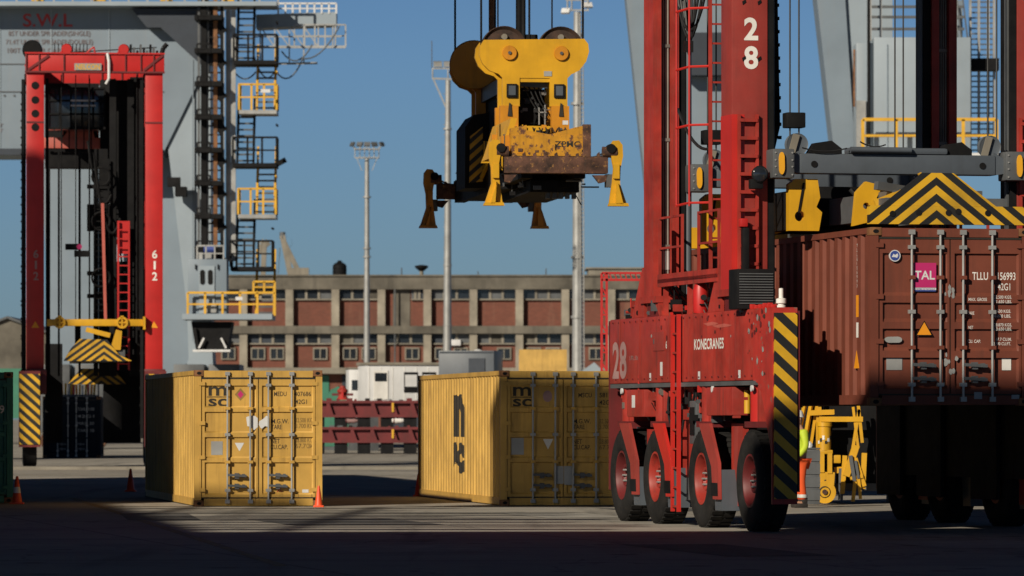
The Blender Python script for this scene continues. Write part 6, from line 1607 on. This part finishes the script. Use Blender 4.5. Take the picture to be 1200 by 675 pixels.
# ---------------------------------------------------------------- yellow lifting gear parked behind the carrier
DG = 100.0
t = thing('lifting_machine', 'parked yellow lifting machine with pulleys and arms seen below the brown red container', 'lifting frame', P(966, 490, DG).xy.to_3d(), 0)
k = MB(); k.tube((0, 0, 1.05), (0, 0, 1.52), .13, M['yel'], 18); k.tube((0, 0, 1.52), (0, 0, 1.6), .15, M['yel'], 18); k.build('cylinder', t)
k = MB()
for i in range(6): a = R(200 + 22 * i); k.box(-.022, .022, -.138, -.130, 1.18 + .04 * (i % 3), 1.24 + .05 * (i % 3), M['mark_k'] if i % 2 else M['white_d'], Matrix.Rotation(a - R(255), 4, 'Z'))
k.build('marking', t)
k = MB(); k.bbox(-.16, .16, -.12, .12, .98, 1.06, M['yel'], .02); k.bbox(.10, .32, -.06, .06, .80, .96, M['yel'], .02); k.bar((-.05, -.08, .62), (-.05, -.08, 1.0), .09, .08, M['yel']); k.bar((.10, -.08, .6), (.10, -.08, 1.0), .09, .08, M['yel']); k.build('clevis', t)
k = MB(); k.prism([(-.17, .30), (.18, .30), (.20, .62), (-.14, .64)], (0, -.1, 0), EX, EZ, (0, .2, 0), M['yel']); k.prism([(a * .22, b * .22 + .235) for a, b in disc(26, 1)], (0, -.13, 0), EX, EZ, (0, .24, 0), M['yel']); k.build('pulley_block', t)
k = MB(); k.lathe([(.10, -.01), (.115, 0), (.10, .01)], axm('y', (0, -.14, .24)), M['mark_k'], 18); k.lathe([(0, 0), (.05, 0), (.05, .03), (0, .03)], axm('y', (0, -.165, .24)), M['rust'], 12); k.prism([(-.06, .34), (-.02, .36), (.03, .48), (.0, .48)], (0, -.11, 0), EX, EZ, (0, .008, 0), M['mark_k']); k.build('pulley', t)
k = MB(); k.bar((-.1, 0, 1.66), (.75, 0, 1.66), .10, .10, M['yel']); k.bar((-.3, .1, 1.78), (.2, .1, 1.80), .08, .10, M['yel']); k.bar((-.1, .2, .4), (-.1, .2, 1.9), .1, .14, M['yel']); k.build('cross_beam', t)
k = MB()
for x in (-.42, -.30, -.19): k.bar((x - .05, .3, 1.4 - (x + .4)), (x + .08, .2, 2.1), .055, .07, M['yel'])
k.build('brace', t)
k = MB()
for (p, q_, w) in (((.55, 0, 1.05), (.68, 0, 1.85), .06), ((.66, 0, 1.1), (.56, 0, 1.9), .05), ((.74, 0, 1.2), (.66, 0, 1.95), .06), ((.42, 0, .55), (.62, 0, 1.15), .14), ((.60, -.05, .9), (.78, -.05, .35), .08), ((.75, 0, .3), (.78, 0, 1.0), .10), ((.35, 0, .2), (.40, 0, .95), .09), ((.5, -.08, .5), (.75, -.08, .55), .07), ((.55, -.1, .05), (.60, -.1, .5), .07), ((.70, -.1, .1), (.66, -.1, .5), .06), ((.2, .1, .66), (.45, .1, .68), .12)):
    k.bar(p, q_, w, w, M['yel'])
k.build('folding_arm', t)
k = MB()
for (p, q_, w) in (((.58, -.12, .45), (.50, -.12, .95), .07), ((.66, -.12, .5), (.60, -.12, .85), .05), ((.32, .05, .08), (.33, .05, .7), .09)): k.bar(p, q_, w, w, M['steel_d'])
k.build('damper', t)
k = MB(); k.box(-.7, 5.0, .5, 2.9, .35, 2.35, M['black']); k.box(-.72, 5.02, .42, .5, .25, .4, M['steel_d']); k.build('dark_backing_box', t)  # black box added to keep the gap behind the gear dark
k = MB()
for x in (-.4, 1.4, 3.2, 4.7): k.box(x, x + .25, .9, 2.6, 0, .35, M['black'])
k.build('foot', t)
t = thing('storage_crate', 'grey slatted crate standing behind the worker beside yellow lifting gear', 'crate', P(942.5, 490, 98.5).xy.to_3d(), 0)
k = MB(); k.bbox(0, .30, 0, .3, .02, 1.08, M['steel_d'], .01)
for i in range(4): k.box(-.005, .305, -.02, -.001, .10 + i * .25, .30 + i * .25, M['steel_d'])
k.build('box', t)
k = MB(); k.bbox(-.01, .31, -.02, .31, 1.085, 1.11, M['steel_d'], .008); k.build('lid', t)
t = thing('lifting_sling', 'white bundled sling lying on the grey crate behind the worker', 'sling', P(947, 490, 98.5).xy.to_3d() + Vector((0, 0, 1.115)))
k = MB(); k.lathe([(.05, -.03), (.09, 0), (.05, .03), (.02, 0)], Matrix.Translation((0, .1, .05)) @ Matrix.Rotation(R(60), 4, 'X'), M['white'], 14, closed=True); k.build('coil', t)
k = MB(); k.box(-.03, .05, .05, .12, 0, .03, M['white_d']); k.build('strap', t)
